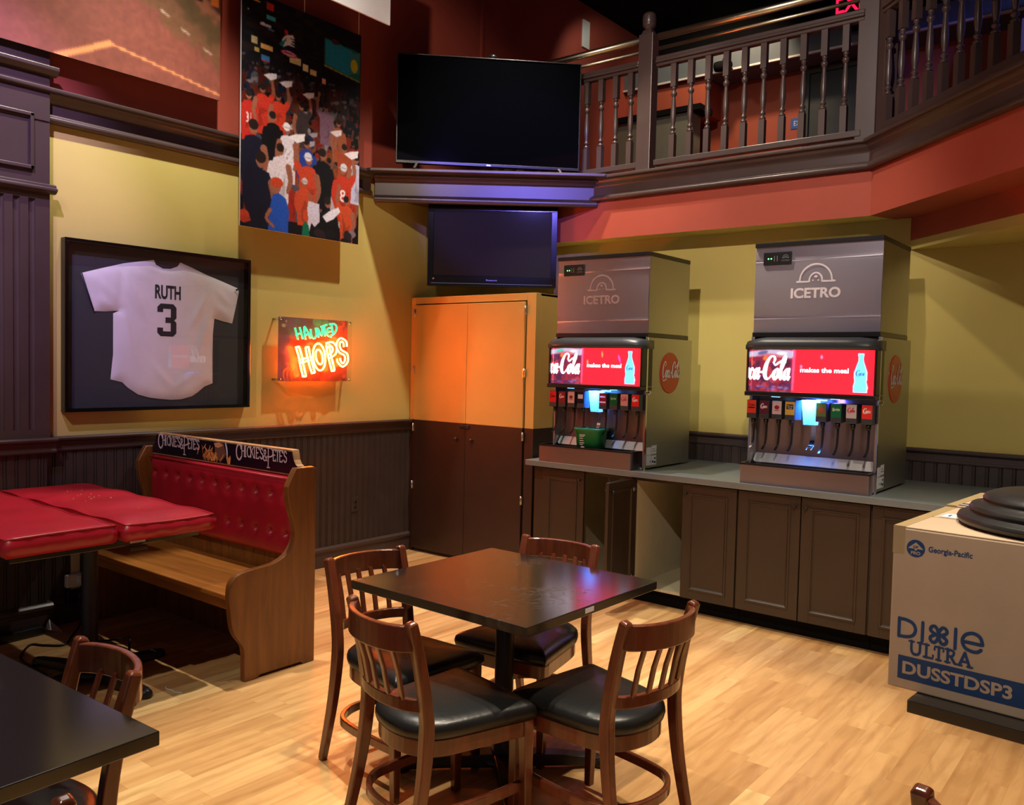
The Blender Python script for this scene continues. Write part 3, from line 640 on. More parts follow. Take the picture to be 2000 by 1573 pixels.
cp = thing('crowd_poster', 'tall hanging print of a night stadium crowd in red and white shirts', 'poster', (XL+0.15, 3.41, 2.52))
MB().box(-0.012, 0.0, 0, 1.05, 0, 1.59).build('panel', 'white', cp)
def crowd():
    R = random.Random(11); W, H = 1.05, 1.59; cv = Canvas(W, H, .005, (16, 13, 20))
    P = cv.poly; rib = cv.rib
    def ell(x, y, rx, ry, c, n=10, rot=0.0): cv.ell(x, y, rx, ry, c, rot)
    for i in range(150): ell(R.random()*W, 1.17+R.random()*0.42, .02+R.random()*.05, .006+R.random()*.02, R.choice([(26, 22, 26), (34, 26, 24), (20, 24, 34), (12, 10, 14)]))
    # lit signs and the big screen
    for (x, y, w2, h2, c) in ((.07, 1.545, .11, .026, (200, 70, 30)), (.10, 1.535, .09, .014, (240, 190, 60)), (.225, 1.53, .06, .05, (190, 50, 40)), (.235, 1.455, .075, .034, (70, 190, 215)), (.19, 1.395, .09, .022, (200, 205, 235)), (.235, 1.375, .05, .010, (90, 150, 220)),
                              (.36, 1.40, .03, .03, (190, 40, 50)), (.10, 1.27, .05, .05, (200, 190, 140)), (.20, 1.25, .10, .035, (240, 190, 110)), (.12, 1.21, .04, .03, (190, 170, 90)), (.19, 1.175, .07, .035, (60, 130, 190)), (.19, 1.150, .06, .014, (190, 60, 60)),
                              (.44, 1.225, .10, .05, (225, 215, 160)), (.53, 1.20, .05, .05, (240, 230, 180)), (.60, 1.185, .06, .04, (220, 200, 140)), (.70, 1.15, .035, .04, (240, 180, 150)), (.03, 1.555, .012, .01, (240, 240, 250)), (.05, 1.46, .012, .01, (230, 230, 250)), (.17, 1.40, .02, .02, (235, 235, 250))):
        P([(x-w2/2, y-h2/2), (x+w2/2, y-h2/2), (x+w2/2, y+h2/2), (x-w2/2, y+h2/2)], c)
    P([(.70, 1.47), (1.045, 1.455), (1.045, 1.235), (.70, 1.27)], (30, 110, 90))
    P([(.71, 1.46), (.94, 1.45), (.98, 1.43), (.94, 1.255), (.71, 1.285)], (35, 140, 180))
    P([(.94, 1.42), (1.04, 1.45), (1.04, 1.30), (.95, 1.27)], (60, 130, 140)); ell(.985, 1.34, .036, .05, (196, 190, 40)); ell(.80, 1.465, .04, .02, (70, 50, 40))
    P([(.70, 1.275), (1.045, 1.24), (1.045, 1.228), (.70, 1.262)], (150, 140, 60))
    # green-white wing emblem over a small oval sign
    ell(.37, 1.325, .055, .045, (14, 30, 60)); P([(.30, 1.30), (.345, 1.285), (.37, 1.35), (.345, 1.36)], (30, 130, 150))
    for k in range(4): rib([(.34+.008*k, 1.30+.016*k, .8), (.385, 1.325+.016*k, 1.3), (.43, 1.318+.020*k, .7)], .013, (236, 240, 250))
    rib([(.33, 1.335, .8), (.36, 1.37, 1.2), (.42, 1.392, .6)], .016, (236, 240, 250))
    ell(.385, 1.258, .072, .022, (170, 40, 90)); ell(.385, 1.258, .060, .016, (225, 190, 215)); rib([(.34, 1.258), (.385, 1.260), (.43, 1.257)], .008, (150, 40, 90))
    def person(x, y, s, shirt, hat=None, arm=0, towel=None, skin=(150, 92, 70), hair=(36, 24, 20), num=None, shade=1.0):
        q = lambda c: tuple(max(0, min(255, a*shade)) for a in c)
        P([(x-.062*s, y-.30*s), (x+.062*s, y-.30*s), (x+.070*s, y-.06*s), (x+.045*s, y-.005*s), (x, y+.008*s), (x-.045*s, y-.005*s), (x-.072*s, y-.06*s)], q(shirt))
        for sd in (-1, 1):
            if arm & (1 if sd < 0 else 2):
                rib([(x+sd*.058*s, y-.05*s, 1.2), (x+sd*.098*s, y+.03*s, 1.0), (x+sd*.080*s, y+.14*s, .7)], .034*s, q(skin)); ell(x+sd*.078*s, y+.15*s, .018*s, .02*s, q(skin))
                rib([(x+sd*.052*s, y-.05*s, 1.2), (x+sd*.085*s, y+.0*s, 1.1)], .044*s, q(shirt))
                if towel:
                    tx, ty = x+sd*.08*s, y+.16*s
                    P([(tx-.075*s, ty-.01*s), (tx-.02*s, ty+.016*s), (tx+.05*s, ty+.032*s), (tx+.045*s, ty-.012*s), (tx-.01*s, ty-.036*s)], q(towel))
            else: rib([(x+sd*.062*s, y-.05*s, 1.2), (x+sd*.078*s, y-.13*s, 1.0), (x+sd*.058*s, y-.20*s, .7)], .036*s, q(skin if R.random() < .5 else shirt))
        ell(x, y+.046*s, .027*s, .036*s, q(skin)); ell(x+R.choice([-1, 0, 1])*.006*s, y+.060*s, .029*s, .027*s, q(hat or hair))
        for _ in range(3): P([(x+R.uniform(-.05, .04)*s, y-R.uniform(.05, .28)*s), (x+R.uniform(-.05, .05)*s, y-R.uniform(.05, .28)*s), (x+R.uniform(-.03, .06)*s, y-R.uniform(.1, .3)*s)], q(tuple(k*.72 for k in shirt)), .6)
        if hat: P([(x-.034*s, y+.052*s), (x+.030*s, y+.052*s), (x+.030*s, y+.060*s), (x-.046*s, y+.058*s)], q(tuple(a*.8 for a in hat)))
        if num: cv.text(num, (x-.024*s, y-.165*s, x+.024*s, y-.085*s), q((235, 225, 235)), .02)
    SH = [(186, 46, 30), (172, 38, 26), (196, 60, 34), (206, 198, 214), (34, 34, 62), (18, 16, 22), (24, 22, 30), (176, 92, 40), (40, 60, 140), (90, 90, 110)]
    for r in range(11):
        y = 1.10-.052*r-.0022*r*r; s = .34+.052*r; sh = .30+.055*r; n = int(1.05/(.125*s))+1
        for i in range(n):
            x = (i+.5*(r % 2)+R.uniform(-.25, .25))*.125*s
            if .02 < x < 1.03: person(x, y+R.uniform(-.02, .02), s, R.choice(SH), R.choice([None, None, (190, 44, 30), (220, 216, 226)]), R.choice([0, 0, 0, 1, 2]), R.choice([None, (226, 216, 232)]), shade=sh)
    for (x, y, s, sh2, hat, arm, tw, num) in (
            (.06, .85, .9, (186, 44, 34), None, 0, None, '31'), (.17, .92, .9, (190, 50, 34), None, 2, (236, 230, 240), None), (.30, .90, .92, (192, 56, 34), None, 2, (236, 230, 240), None), (.26, .74, 1.0, (16, 14, 18), None, 0, None, None),
            (.50, .88, .85, (60, 50, 52), None, 2, (236, 230, 240), None), (.72, .93, .8, (120, 90, 110), None, 1, None, None), (.84, .84, .85, (150, 84, 54), None, 0, None, None), (.55, .62, 1.05, (40, 62, 150), None, 0, None, None),
            (.38, .68, 1.1, (224, 214, 226), (240, 236, 244), 0, None, '6'), (.90, .66, .9, (160, 70, 40), None, 1, (230, 220, 230), None), (1.02, .60, 1.0, (190, 186, 214), None, 0, None, None), (.70, .56, 1.15, (14, 13, 18), None, 0, None, None),
            (.10, .62, 1.35, (22, 22, 42), None, 0, None, None), (.32, .52, 1.15, (226, 214, 224), None, 0, None, '15'), (.57, .50, 1.2, (196, 66, 38), (226, 222, 232), 1, (240, 236, 244), None), (.89, .49, 1.15, (190, 56, 34), (214, 212, 222), 2, (236, 228, 236), '8'),
            (.16, .40, 1.5, (20, 20, 40), None, 0, None, None), (.53, .34, .9, (200, 74, 40), (206, 190, 190), 0, None, None), (.93, .27, .95, (196, 76, 40), None, 1, None, None), (.75, .22, 1.1, (14, 12, 16), None, 0, None, None)):
        person(x, y, s, sh2, hat, arm, tw, num=num)
    P([(.225, 0.0), (.395, 0.0), (.40, .16), (.37, .24), (.31, .27), (.26, .25), (.235, .15)], (36, 84, 190)); ell(.285, .315, .045, .055, (160, 98, 76)); ell(.295, .340, .055, .036, (200, 70, 36)); rib([(.24, .14, 1), (.21, .08, .9), (.27, .03, .7)], .03, (160, 98, 76))
    P([(.56, .20), (.57, .255), (.67, .25), (.675, .12), (.63, .075), (.60, .10), (.58, .03), (.56, .07), (.57, .13)], (214, 206, 226))
    P([(.70, .165), (.76, .21), (.85, .255), (.87, .22), (.80, .155), (.74, .125)], (230, 226, 240))
    P([(.515, 0), (.585, 0), (.575, .08), (.545, .11), (.52, .07)], (10, 110, 78)); ell(.03, .07, .045, .045, (196, 66, 40)); ell(.03, .05, .055, .02, (180, 56, 36))
    for i in range(9): ell(.6+R.random()*.4, R.random()*.1, .04, .03, R.choice([(16, 14, 20), (40, 30, 34), (130, 110, 120), (20, 18, 24)]))
    cv.blur(1); cv.noise(.05, 2, 4); cv.a *= 1.04
    return cv
crowd().build('picture', 'print', FR((0.0012, 0, 0), (0, 1, 0), (0, 0, 1)), cp)
for y in (0.02, 0.52, 1.03):
    MB().tube([(-0.005, y, 1.59), (-0.005, y, ZC-2.52)], 0.002, 6).build('hanging_wire', 'nickel', cp)
ws = thing('hanging_panel', 'plain white panel hanging at the top edge above the crowd print', 'panel', (-4.25, 2.6, 3.84))
MB().box(-0.012, 0.0, 0, 1.366, 0, 0.9).build('panel', 'white', ws)
for y in (0.05, 1.31): MB().tube([(-0.006, y, 0.9), (-0.006, y, ZC-3.84)], 0.002, 6).build('hanging_wire', 'nickel', ws)

# framed jersey
fj = thing('framed_jersey', 'black shadow-box frame holding a white jersey on the mustard wall', 'framed jersey', (XL, 2.30, 1.275))
W, H = 1.262, 1.030; b = MB()
for (y0, y1, z0, z1) in ((0, W, 0, .022), (0, W, H-.022, H), (0, .022, .022, H-.022), (W-.022, W, .022, H-.022)): b.box(0.004, 0.062, y0, y1, z0, z1)
b.build('frame', 'frame_black', fj, 0.002)
MB().box(0.004, 0.012, .02, W-.02, .02, H-.02).build('backing', 'matboard', fj)
MB().add([(0.055, y, z) for y, z in ((.02, .02), (W-.02, .02), (W-.02, H-.02), (.02, H-.02))], [(0, 1, 2, 3)]).build('glazing', 'glass', fj)
JP = [(2.872, 2.235), (2.886, 2.205), (2.935, 2.186), (2.985, 2.189), (3.035, 2.210), (3.054, 2.239), (3.14, 2.212), (3.23, 2.180), (3.37, 2.140), (3.501, 2.101), (3.475, 1.98), (3.446, 1.858), (3.38, 1.868), (3.307, 1.884), (3.297, 1.78), (3.295, 1.640),
      (3.296, 1.53), (3.297, 1.443), (3.236, 1.421), (3.19, 1.385), (3.144, 1.356), (3.066, 1.337), (2.99, 1.335), (2.915, 1.342), (2.84, 1.353), (2.770, 1.373), (2.700, 1.419), (2.666, 1.452), (2.592, 1.469), (2.600, 1.55), (2.608, 1.624), (2.608, 1.75),
      (2.608, 1.878), (2.647, 1.897), (2.56, 1.886), (2.487, 1.884), (2.452, 1.99), (2.412, 2.107), (2.54, 2.150), (2.675, 2.193), (2.77, 2.214)]
JP = [(y-2.30, z-1.275) for y, z in JP]
def jersey_mesh():
    pts = [Vector(p) for p in JP]; n = len(pts); dense = []
    for i in range(n):
        a, c = pts[i], pts[(i+1) % n]; k = max(1, int((c-a).length/0.02))
        for j in range(k): dense.append(a.lerp(c, j/k))
    inner = []
    def inside(p):
        r = False
        for i in range(n):
            a, c = pts[i], pts[(i+1) % n]
            if (a.y > p.y) != (c.y > p.y) and p.x < (c.x-a.x)*(p.y-a.y)/(c.y-a.y)+a.x: r = not r
        return r
    def edge(p):
        d = 9
        for i in range(n):
            a, c = pts[i], pts[(i+1) % n]; t = max(0, min(1, (p-a).dot(c-a)/(c-a).length_squared)); d = min(d, (p-(a+(c-a)*t)).length)
        return d
    for i in range(62):
        for j in range(52):
            p = Vector((0.1+0.018*i+(0.009 if j % 2 else 0), 0.05+0.018*j))
            if inside(p) and edge(p) > 0.009: inner.append(p)
    nd_ = len(dense)
    V, E, F, *_ = geometry.delaunay_2d_cdt(dense+inner, [(i, (i+1) % nd_) for i in range(nd_)], [], 1, 1e-5)
    out = []
    def fold(p, a, c, amp, wd):      # a soft drape line
        t = max(0, min(1, (p-a).dot(c-a)/(c-a).length_squared)); d = (p-(a+(c-a)*t)).length
        return amp*math.exp(-(d/wd)**2)*math.sin(PI*min(1, t*1.05+.05))
    folds = [((.34, .88), (.52, .60), .010), ((.36, .80), (.60, .45), .010), ((.42, .88), (.80, .72), .007), ((.36, .66), (.44, .25), .008), ((.95, .80), (.84, .55), .009), ((.90, .70), (.70, .35), .008),
             ((.98, .66), (.86, .30), .008), ((.22, .80), (.34, .66), .007), ((.18, .70), (.33, .62), .006), ((1.02, .80), (1.14, .68), .007), ((1.0, .70), (1.12, .62), .006), ((.55, .30), (.72, .10), .006), ((.36, .93), (.36, .65), -.006), ((.93, .90), (.93, .62), -.006), ((.86, .25), (.66, .10), .006), ((.50, .92), (.70, .86), .006)]
    for v in V:
        v = Vector(v); e = edge(v); h = 0.016*(1-math.exp(-e/0.03))
        dx = max(0, .55-v.x, v.x-.77); dz = max(0, .45-v.y, v.y-.82); q = 1-math.exp(-(dx*dx+dz*dz)/.0036)
        for a, c, amp in folds: h += q*fold(v, Vector(a), Vector(c), amp, 0.020)
        out.append((0.014+max(0.001, h), v.x, v.y))
    return MB().add(out, [tuple(f) for f in F], 0, True)
jo = jersey_mesh().build('jersey', 'jersey', fj, recalc=True)
JF = FR((0.0308, -2.30, -1.275), (0, 1, 0), (0, 0, 1))
b = MB()
b.text('RUTH', (2.872, 1.988, 3.050, 2.079), JF, 0, bold=0.034)
def block3(x0, y0, x1, y1):
    w2, h2 = x1-x0, y1-y0; tk = 0.30*w2; c = 0.17*w2; ty = 0.155*h2; m = y0+h2/2
    return [(x0, y1-c), (x0+c, y1), (x1-c, y1), (x1, y1-c), (x1, m+.07*h2), (x1-.12*w2, m), (x1, m-.07*h2), (x1, y0+c), (x1-c, y0), (x0+c, y0), (x0, y0+c), (x0, y0+ty*1.7), (x0+tk, y0+ty*1.7), (x0+tk, y0+ty), (x1-tk, y0+ty), (x1-tk, m-ty*.55), (x0+.42*w2, m-ty*.55),
            (x0+.42*w2, m+ty*.55), (x1-tk, m+ty*.55), (x1-tk, y1-ty), (x0+tk, y1-ty), (x0+tk, y1-ty*1.7), (x0, y1-ty*1.7)]
b.fill(block3(2.888, 1.749, 3.020, 1.960), JF, 0)
b.build('lettering', 'navy', jo)
bm = MB(); bm.ribbon([(1.165, .815), (1.18, .822), (1.19, .812)], .012, FR((0.032, 0, 0), (0, 1, 0), (0, 0, 1))); bm.build('sleeve_mark', 'navy', jo)
bt = MB(); bt.tube([(0.020, .115, .833), (0.022, .150, .72), (0.020, .187, .61)], .004, 6); bt.build('sleeve_trim', 'navy', jo)

# neon sign
ns = thing('neon_sign', 'glowing green and red-orange neon sign on a printed square panel', 'neon sign', (XL, 3.775, 1.46))
MB().box(0.083, 0.089, 0, 0.69, -0.005, 0.466).build('acrylic_backing', 'acrylic', ns)
def npt(x, y):
    u = (x-125)/1172.0; t = 245+75*u; bt2 = 1355-10*u
    return (u*0.643, (bt2-y)/(bt2-t)*0.466)
NF = FR((0.0895, 0, 0), (0, 1, 0), (0, 0, 1))
def neon_art():
    c = Canvas(.643, .466, .0040, (110, 20, 34)); X, Y = c.X, c.Y
    c.a[Y < .15] = (74, 22, 56); c.a[X < .10] = (70, 40, 90); c.a[Y > .335] = (56, 40, 92); c.a[(X > .53) & (Y > .2)] = (104, 16, 40)
    c.noise(.35, 7, 2); c.blur(4); c.noise(.15, 2, 3)
    def rib(pts, wd, q): c.rib([(*npt(*p[:2]), *(p[2:] or (1,))) for p in pts], wd, q)
    for (x, y, r, q) in ((870, 1300, 50, (176, 44, 48)), (660, 1290, 30, (130, 36, 70)), (1240, 1270, 34, (130, 46, 100)), (1190, 1180, 26, (100, 26, 52)), (200, 600, 44, (60, 60, 110)), (210, 400, 34, (120, 180, 120)), (430, 330, 54, (36, 90, 96)), (760, 330, 80, (20, 140, 112)), (900, 340, 60, (24, 120, 100))):
        u = npt(x, y); c.ell(u[0], u[1], r*.00055, r*.00042, q)
    for dx in (0, 60, 120): rib([(230+dx, 1345, .4), (215+dx, 1200, 1.3), (300+dx*.8, 1100, 1), (245+dx*.6, 1040, .3)], .010, (226, 104, 58)); rib([(235+dx, 1345, .4), (228+dx, 1230, 1.0), (290+dx*.8, 1150, .8)], .004, (90, 20, 36))
    for dx in (0, 45): rib([(1170+dx, 580, .4), (1140+dx, 440, 1.2), (1230, 400, 1), (1195+dx, 335, .3)], .010, (206, 60, 50))
    for (x, y) in ((160, 265), (250, 325)): u = npt(x, y); c.ell(u[0], u[1], .008, .008, (190, 190, 200))
    c.blur(1)
    return c
neon_art().build('printed_panel', 'print_translucent', lambda x, y: NF(x, y, .0004), ns)
def neon(name, strokes, r, m, off):
    b = MB()
    for st in strokes:
        Q = cr([(*npt(*p), 0.0) for p in st], 5)
        b.tube([NF(q.x, q.y, off) for q in Q], r, 8)
    return b.build(name, m, ns)
green = [[(345, 440), (370, 540), (395, 640)], [(360, 560), (440, 530)], [(420, 430), (450, 530), (470, 630)], [(520, 640), (500, 520), (500, 420), (560, 520), (600, 620)], [(510, 560), (570, 545)], [(600, 460), (615, 570), (660, 620), (700, 560), (685, 440)], [(740, 600), (720, 450), (790, 570), (800, 420)],
         [(770, 420), (880, 385)], [(830, 405), (850, 580)], [(960, 430), (890, 460), (890, 560), (960, 590)], [(895, 510), (950, 495)], [(960, 380), (980, 500), (990, 560)], [(920, 375), (1010, 370), (1050, 430), (1020, 520), (950, 570)]]
neon('green_tubing', green, .0062, 'neon_green', .034)
def double(path, d):      # an outline tube pair around a centre path
    Q = [Vector(p) for p in path]; L1, L2 = [], []
    for i, q in enumerate(Q):
        t = (Q[min(i+1, len(Q)-1)]-Q[max(i-1, 0)]).normalized(); nn = Vector((-t.y, t.x)); L1.append(tuple(q+nn*d)); L2.append(tuple(q-nn*d))
    return [L1, L2]
red = []
for p in ([(375, 780), (420, 930), (450, 1090), (490, 1260)], [(430, 1010), (560, 970)], [(530, 780), (560, 930), (600, 1080), (640, 1210)], [(880, 720), (900, 860), (940, 1010), (980, 1160)]): red += double(p, 26)
red += [[(340, 775), (400, 760)], [(460, 1270), (520, 1265)], [(500, 775), (560, 765)], [(610, 1215), (665, 1200)], [(950, 1175), (1005, 1165)]]
for k in (1.0, .55): red.append([(735+105*k*math.cos(a)+20*math.sin(a)*-1, 935-230*k*math.sin(a)) for a in [2*PI*i/14 for i in range(15)]])
red += [[(850, 700), (960, 680), (1030, 760), (1020, 880), (920, 950)], [(880, 770), (940, 750), (970, 800), (950, 860), (900, 890)]]
for p in ([(1190, 760), (1180, 680), (1110, 640), (1060, 720), (1100, 830), (1200, 890), (1215, 1000), (1150, 1070), (1085, 1010), (1075, 960)],): red += double(p, 28)
neon('red_tubing', red, .0064, 'neon_red', .046)
b = MB()
for (x, y) in ((.02, .45), (.67, .45), (.02, .01), (.67, .01)): b.lathe([(.009, 0), (.009, .092), (.006, .095)], (0, x, y), 10, axis='x')
b.build('standoff', 'chrome', ns)
b = MB(); b.box(0.0, 0.035, 0.10, 0.40, 0.14, 0.30); b.build('transformer', 'plastic_black', ns)

# ------------------------------------------------------------------ televisions in the corner
tv = thing('television', 'big black switched-off television standing on the corner shelf', 'television', (-4.494, 5.286, ZT1), math.radians(45))
TW, TH = 1.474, 0.857
def screen(b0, name_parent, W, H, z0, bez, botb, d, scr):
    b = MB(); b.box(-W/2, W/2, 0, d*0.55, z0, z0+H); b.box(-W/2*.86, W/2*.86, d*0.55, d, z0+.06, z0+H*.75)
    o = b.build('housing', 'plastic_black', name_parent, 0.004)
    b = MB()
    for (x0, x1, za, zb) in ((-W/2, W/2, z0, z0+botb), (-W/2, W/2, z0+H-bez, z0+H), (-W/2, -W/2+bez, z0+botb, z0+H-bez), (W/2-bez, W/2, z0+botb, z0+H-bez)): b.box(x0, x1, -0.010, 0.0, za, zb)
    b.build('bezel', b0, name_parent, 0.002)
    MB().box(-W/2+bez, W/2-bez, -0.004, -0.001, z0+botb, z0+H-bez).build('screen', scr, name_parent)
screen('plastic_black', tv, TW, TH, 0.058, 0.008, 0.022, 0.07, 'screen_off')
for sx in (-1, 1):
    MB().bar([(sx*.56, 0.03, 0.10), (sx*.585, -0.06, 0.016), (sx*.59, -0.075, 0.010)], (1, 0, 0), .018, .010).bar([(sx*.56, 0.03, 0.10), (sx*.585, 0.12, 0.010)], (1, 0, 0), .018, .010).build('foot', 'nickel', tv)
MB().box(-0.016, 0.016, -0.0115, -0.010, 0.063, 0.073).build('logo', 'nickel', tv)
MB().lathe([(.018, 0), (.032, .012), (.034, .028), (.02, .04)], (0.02, .03, 0.914), 12).build('sensor', 'plastic_black', tv)

lt = thing('television', 'smaller grey-screen television mounted under the corner shelf above the cabinet', 'television', (-4.555, 5.43, 2.255), math.radians(38.4))
screen('frame_black', lt, 1.062, 0.665, 0.0, 0.047, 0.082, 0.09, 'screen_grey')
MB().box(-0.50, 0.50, -0.0115, -0.010, 0.020, 0.024).build('chrome_strip', 'chrome', lt)
LF = FR((0, -0.0105, 0), (1, 0, 0), (0, 0, 1))
MB().text('Panasonic', (-0.045, 0.046, 0.045, 0.058), LF, 0.0005).build('logo', 'nickel', lt)
MB().box(-0.487, -0.474, -0.0115, -0.010, 0.052, 0.064).build('sticker', 'sticker', lt)
b = MB(); b.box(-0.22, 0.22, 0.09, 0.105, 0.16, 0.50); b.box(-0.04, 0.04, 0.10, 0.60, 0.29, 0.35); b.box(-0.14, 0.14, 0.60, 0.63, 0.20, 0.44); b.build('wall_bracket', 'iron', lt)
b = MB().lathe([(.055, 0), (.055, .03), (.02, .04)], (0, 0, 0), 12)

# ------------------------------------------------------------------ tall two-tone cabinet in the corner
tc_ = thing('tall_cabinet', 'tall corner cabinet painted mustard above and dark brown below', 'cabinet', (XL, 5.20, 0))
CW, CD, CH, CS = 1.335, 0.88, 2.168, 1.130
def two(b, x0, x1, y0, y1, z0, z1):
    b.box(x0, x1, y0, y1, z0, min(z1, CS), 1)
    if z1 > CS: b.box(x0, x1, y0, y1, max(z0, CS), z1, 0)
b = MB()
two(b, 0.004, 0.055, 0.0, 0.06, 0, CH); two(b, CW-.085, CW, 0.0, 0.06, 0, CH); b.box(0.055, CW-.085, 0.0, 0.06, CH-.055, CH, 0)
two(b, CW-.02, CW, 0.06, CD, 0, CH); two(b, .004, .02, .06, CD, 0, CH); b.box(.004, CW, .06, CD, CH-.02, CH, 0); b.box(.02, CW-.02, CD-.015, CD, 0, CH-.02, 0); b.box(.055, CW-.085, 0.02, .06, 0, .05, 1)
b.build('carcass', ['cab_orange', 'cab_brown'], tc_, 0.002)
xm = 0.652
for (x0, x1, kx, hx) in ((0.060, xm-0.002, xm-.09, 0.060), (xm+0.002, CW-.097, xm+.075, CW-.090)):
    b = MB(); two(b, x0, x1, -0.012, 0.010, 0.03, CH-.065)
    d = b.build('door', ['cab_orange', 'cab_brown'], tc_, 0.002)
    MB().lathe([(.006, 0), (.006, -.012), (.014, -.018), (.013, -.026), (.004, -.029)], (kx, -0.012, 1.0), 12, axis='y').build('knob', 'cab_brown', d)
    for z in (0.57, 1.065, 1.555, 2.035):
        MB().box(hx-.011, hx+.011, -0.018, -0.012, z-.032, z+.032).tube([(hx, -0.020, z-.034), (hx, -0.020, z+.034)], .005, 8).build('hinge', 'nickel', d)
MB().box(xm-.055, xm+.050, -.022, -.012, 1.090, 1.118).box(xm-.045, xm-.005, -.028, -.022, 1.094, 1.114).build('latch', 'iron', tc_, .002)

# ------------------------------------------------------------------ counter and base cabinets
wt = MB(); wt.box(-3.87, 3.0, 5.05, YB-.016, 0.872, 0.912)
wt = wt.build('worktop', 'counter', bevel=0.002); tag(wt, 'long stainless steel worktop carrying both drink dispensers', 'worktop')
def panel_door(w, h, th=0.022, mi=0):
    """framed door, hinge edge at x=0, face towards -y"""
    b = MB(); s = 0.062
    b.box(0, s, -th, 0, 0, h); b.box(w-s, w, -th, 0, 0, h); b.box(s, w-s, -th, 0, 0, s); b.box(s, w-s, -th, 0, h-s, h)
    b.box(s, w-s, -th+.012, -.004, s, h-s)
    A = [(s, s), (w-s, s), (w-s, h-s), (s, h-s)]
    def ring(i0, y0, i1, y1):
        P0 = [(s+i0, s+i0), (w-s-i0, s+i0), (w-s-i0, h-s-i0), (s+i0, h-s-i0)]; P1 = [(s+i1, s+i1), (w-s-i1, s+i1), (w-s-i1, h-s-i1), (s+i1, h-s-i1)]
        b.add([(x, y0, z) for x, z in P0]+[(x, y1, z) for x, z in P1], [(i, (i+1) % 4, 4+(i+1) % 4, 4+i) for i in range(4)])
    ring(-.004, -th-.005, .006, -th-.006); ring(-.006, -th, -.004, -th-.005); ring(.006, -th-.006, .012, -th+.002); ring(.012, -th+.002, .018, -th+.006)
    ring(.018, -th+.006, .018, -th+.012)
    P = .018; b.add([(s+P, -th+.006, s+P), (w-s-P, -th+.006, s+P), (w-s-P, -th+.006, h-s-P), (s+P, -th+.006, h-s-P)], [(0, 1, 2, 3)])
    # back panel recess
    b.box(s, w-s, -.004, -.002, s, h-s)
    return b
Z0, ZD0, ZD1, FY = 0.0, 0.107, 0.860, 5.09
def cabinet(label, x0, x1, doors, left_side='brown'):
    """doors: (x_hinge, x_free, open angle in degrees)"""
    t = thing('base_cabinet', label, 'cabinet', (x0, FY+.022, 0), 0, 'base cabinets under the steel worktop')
    W = x1-x0; D = YB-.016-FY-.022
    b = MB()
    b.box(0.001, .018, 0, D, .105, .870, 0); b.box(W-.018, W-.001, 0, D, .105, .870, 1); b.box(.018, W-.018, 0.0, D, .105, .123, 1); b.box(.018, W-.018, D-.012, D, .123, .870, 1)
    b.box(.018, W-.018, 0.0, .02, .845, .870, 0); b.box(.001, W-.001, .06, .075, 0, .105, 2)
    b.box(0.018, 0.020, 0.002, D-.012, .123, .845, 1)
    b.box(0.001, .0195, -.0008, .002, .105, .870, 0); b.box(W-.0195, W-.001, -.0008, .002, .105, .870, 0)
    if all(d[2] == 0 for d in doors): b.box(.018, W-.018, -.0008, .002, .105, .124, 0)
    t2 = b.build('carcass', ['door_brown', 'cream', 'black'], t, .001)
    for (xh, xf, ang) in doors:
        w = abs(xf-xh); r = xf > xh
        bb = panel_door(w-.004, ZD1-ZD0)
        d = bb.build('door', 'door_brown', t, .0015)
        if r: d.location = (xh-x0+.002, 0, ZD0); d.rotation_euler = (0, 0, -math.radians(ang))
        else:
            # hinge on the right: mirror by turning the mesh so x runs from the hinge to the left
            for v in d.data.vertices: v.co.x = -v.co.x
            d.data.flip_normals(); d.location = (xh-x0-.002, 0, ZD0); d.rotation_euler = (0, 0, math.radians(ang))
        sg = 1 if r else -1
        MB().lathe([(.004, -.022), (.004, -.034), (.011, -.040), (.010, -.048), (.003, -.050)], (sg*(w-.034), 0, ZD1-ZD0-.06), 10, axis='y').build('knob', 'iron', d)
        if ang:
            for z in (.075, ZD1-ZD0-.075):
                MB().lathe([(.017, .001), (.017, .005)], (sg*.024, 0, z), 12, axis='y').box(sg*.004 if r else -.034, .034 if r else -.004, .003, .014, z-.006, z+.006).build('hinge', 'nickel', d)
    return t, t2
c1, _ = cabinet('base cabinet beside the tall cabinet, its right door swung open', -3.82, -2.965, [(-3.735, -3.365, 0), (-2.972, -3.362, 93)])
b = MB().box(0.0, .083, -.006, .012, .118, .860); b.build('filler_strip', 'door_brown', c1)
c2, _ = cabinet('base cabinet with open left door showing a cream interior', -2.962, -2.206, [(-2.955, -2.592, 88), (-2.209, -2.588, 0)])
MB().box(.70, .735, .04, .14, .70, .78).build('hinge_plate', 'iron', c2)
c3, _ = cabinet('base cabinet with two closed doors below the right dispenser', -2.204, -1.398, [(-2.200, -1.803, 0), (-1.402, -1.799, 0)])
c4, _ = cabinet('closed base cabinet partly hidden behind the cardboard boxes', -1.396, -0.596, [(-1.392, -.998, 0), (-.600, -.994, 0)])
c5, _ = cabinet('base cabinet at the far right end of the worktop behind the boxes', -.594, .206, [(-.590, -.196, 0), (.202, -.192, 0)])
# plumbing seen inside the open cabinet
hs = thing('drink_hose', 'pale plastic drink line slanting inside the open cabinet', 'hose', (-3.30, 5.30, .125))
MB().tube(cr([(.02, .42, .735), (.03, .30, .50), (.10, .12, .30), (.18, .06, .02)], 8), .007, 8).build('tube', 'white_plastic', hs)
for k in range(4):
    h2 = MB().tube(cr([(-3.28+.06*k, 5.32+.04*k, .866), (-3.22+.06*k, 5.20+.04*k, .80), (-3.12+.05*k, 5.22, .70+.02*k), (-3.10+.05*k, 5.5, .50)], 8), .006, 8).build('drink_line', 'tape')
    tag(h2, ('first', 'second', 'third', 'last')[k] + ' thin tan drink line from the left in the open cabinet top', 'hose', 'drink lines under the worktop')

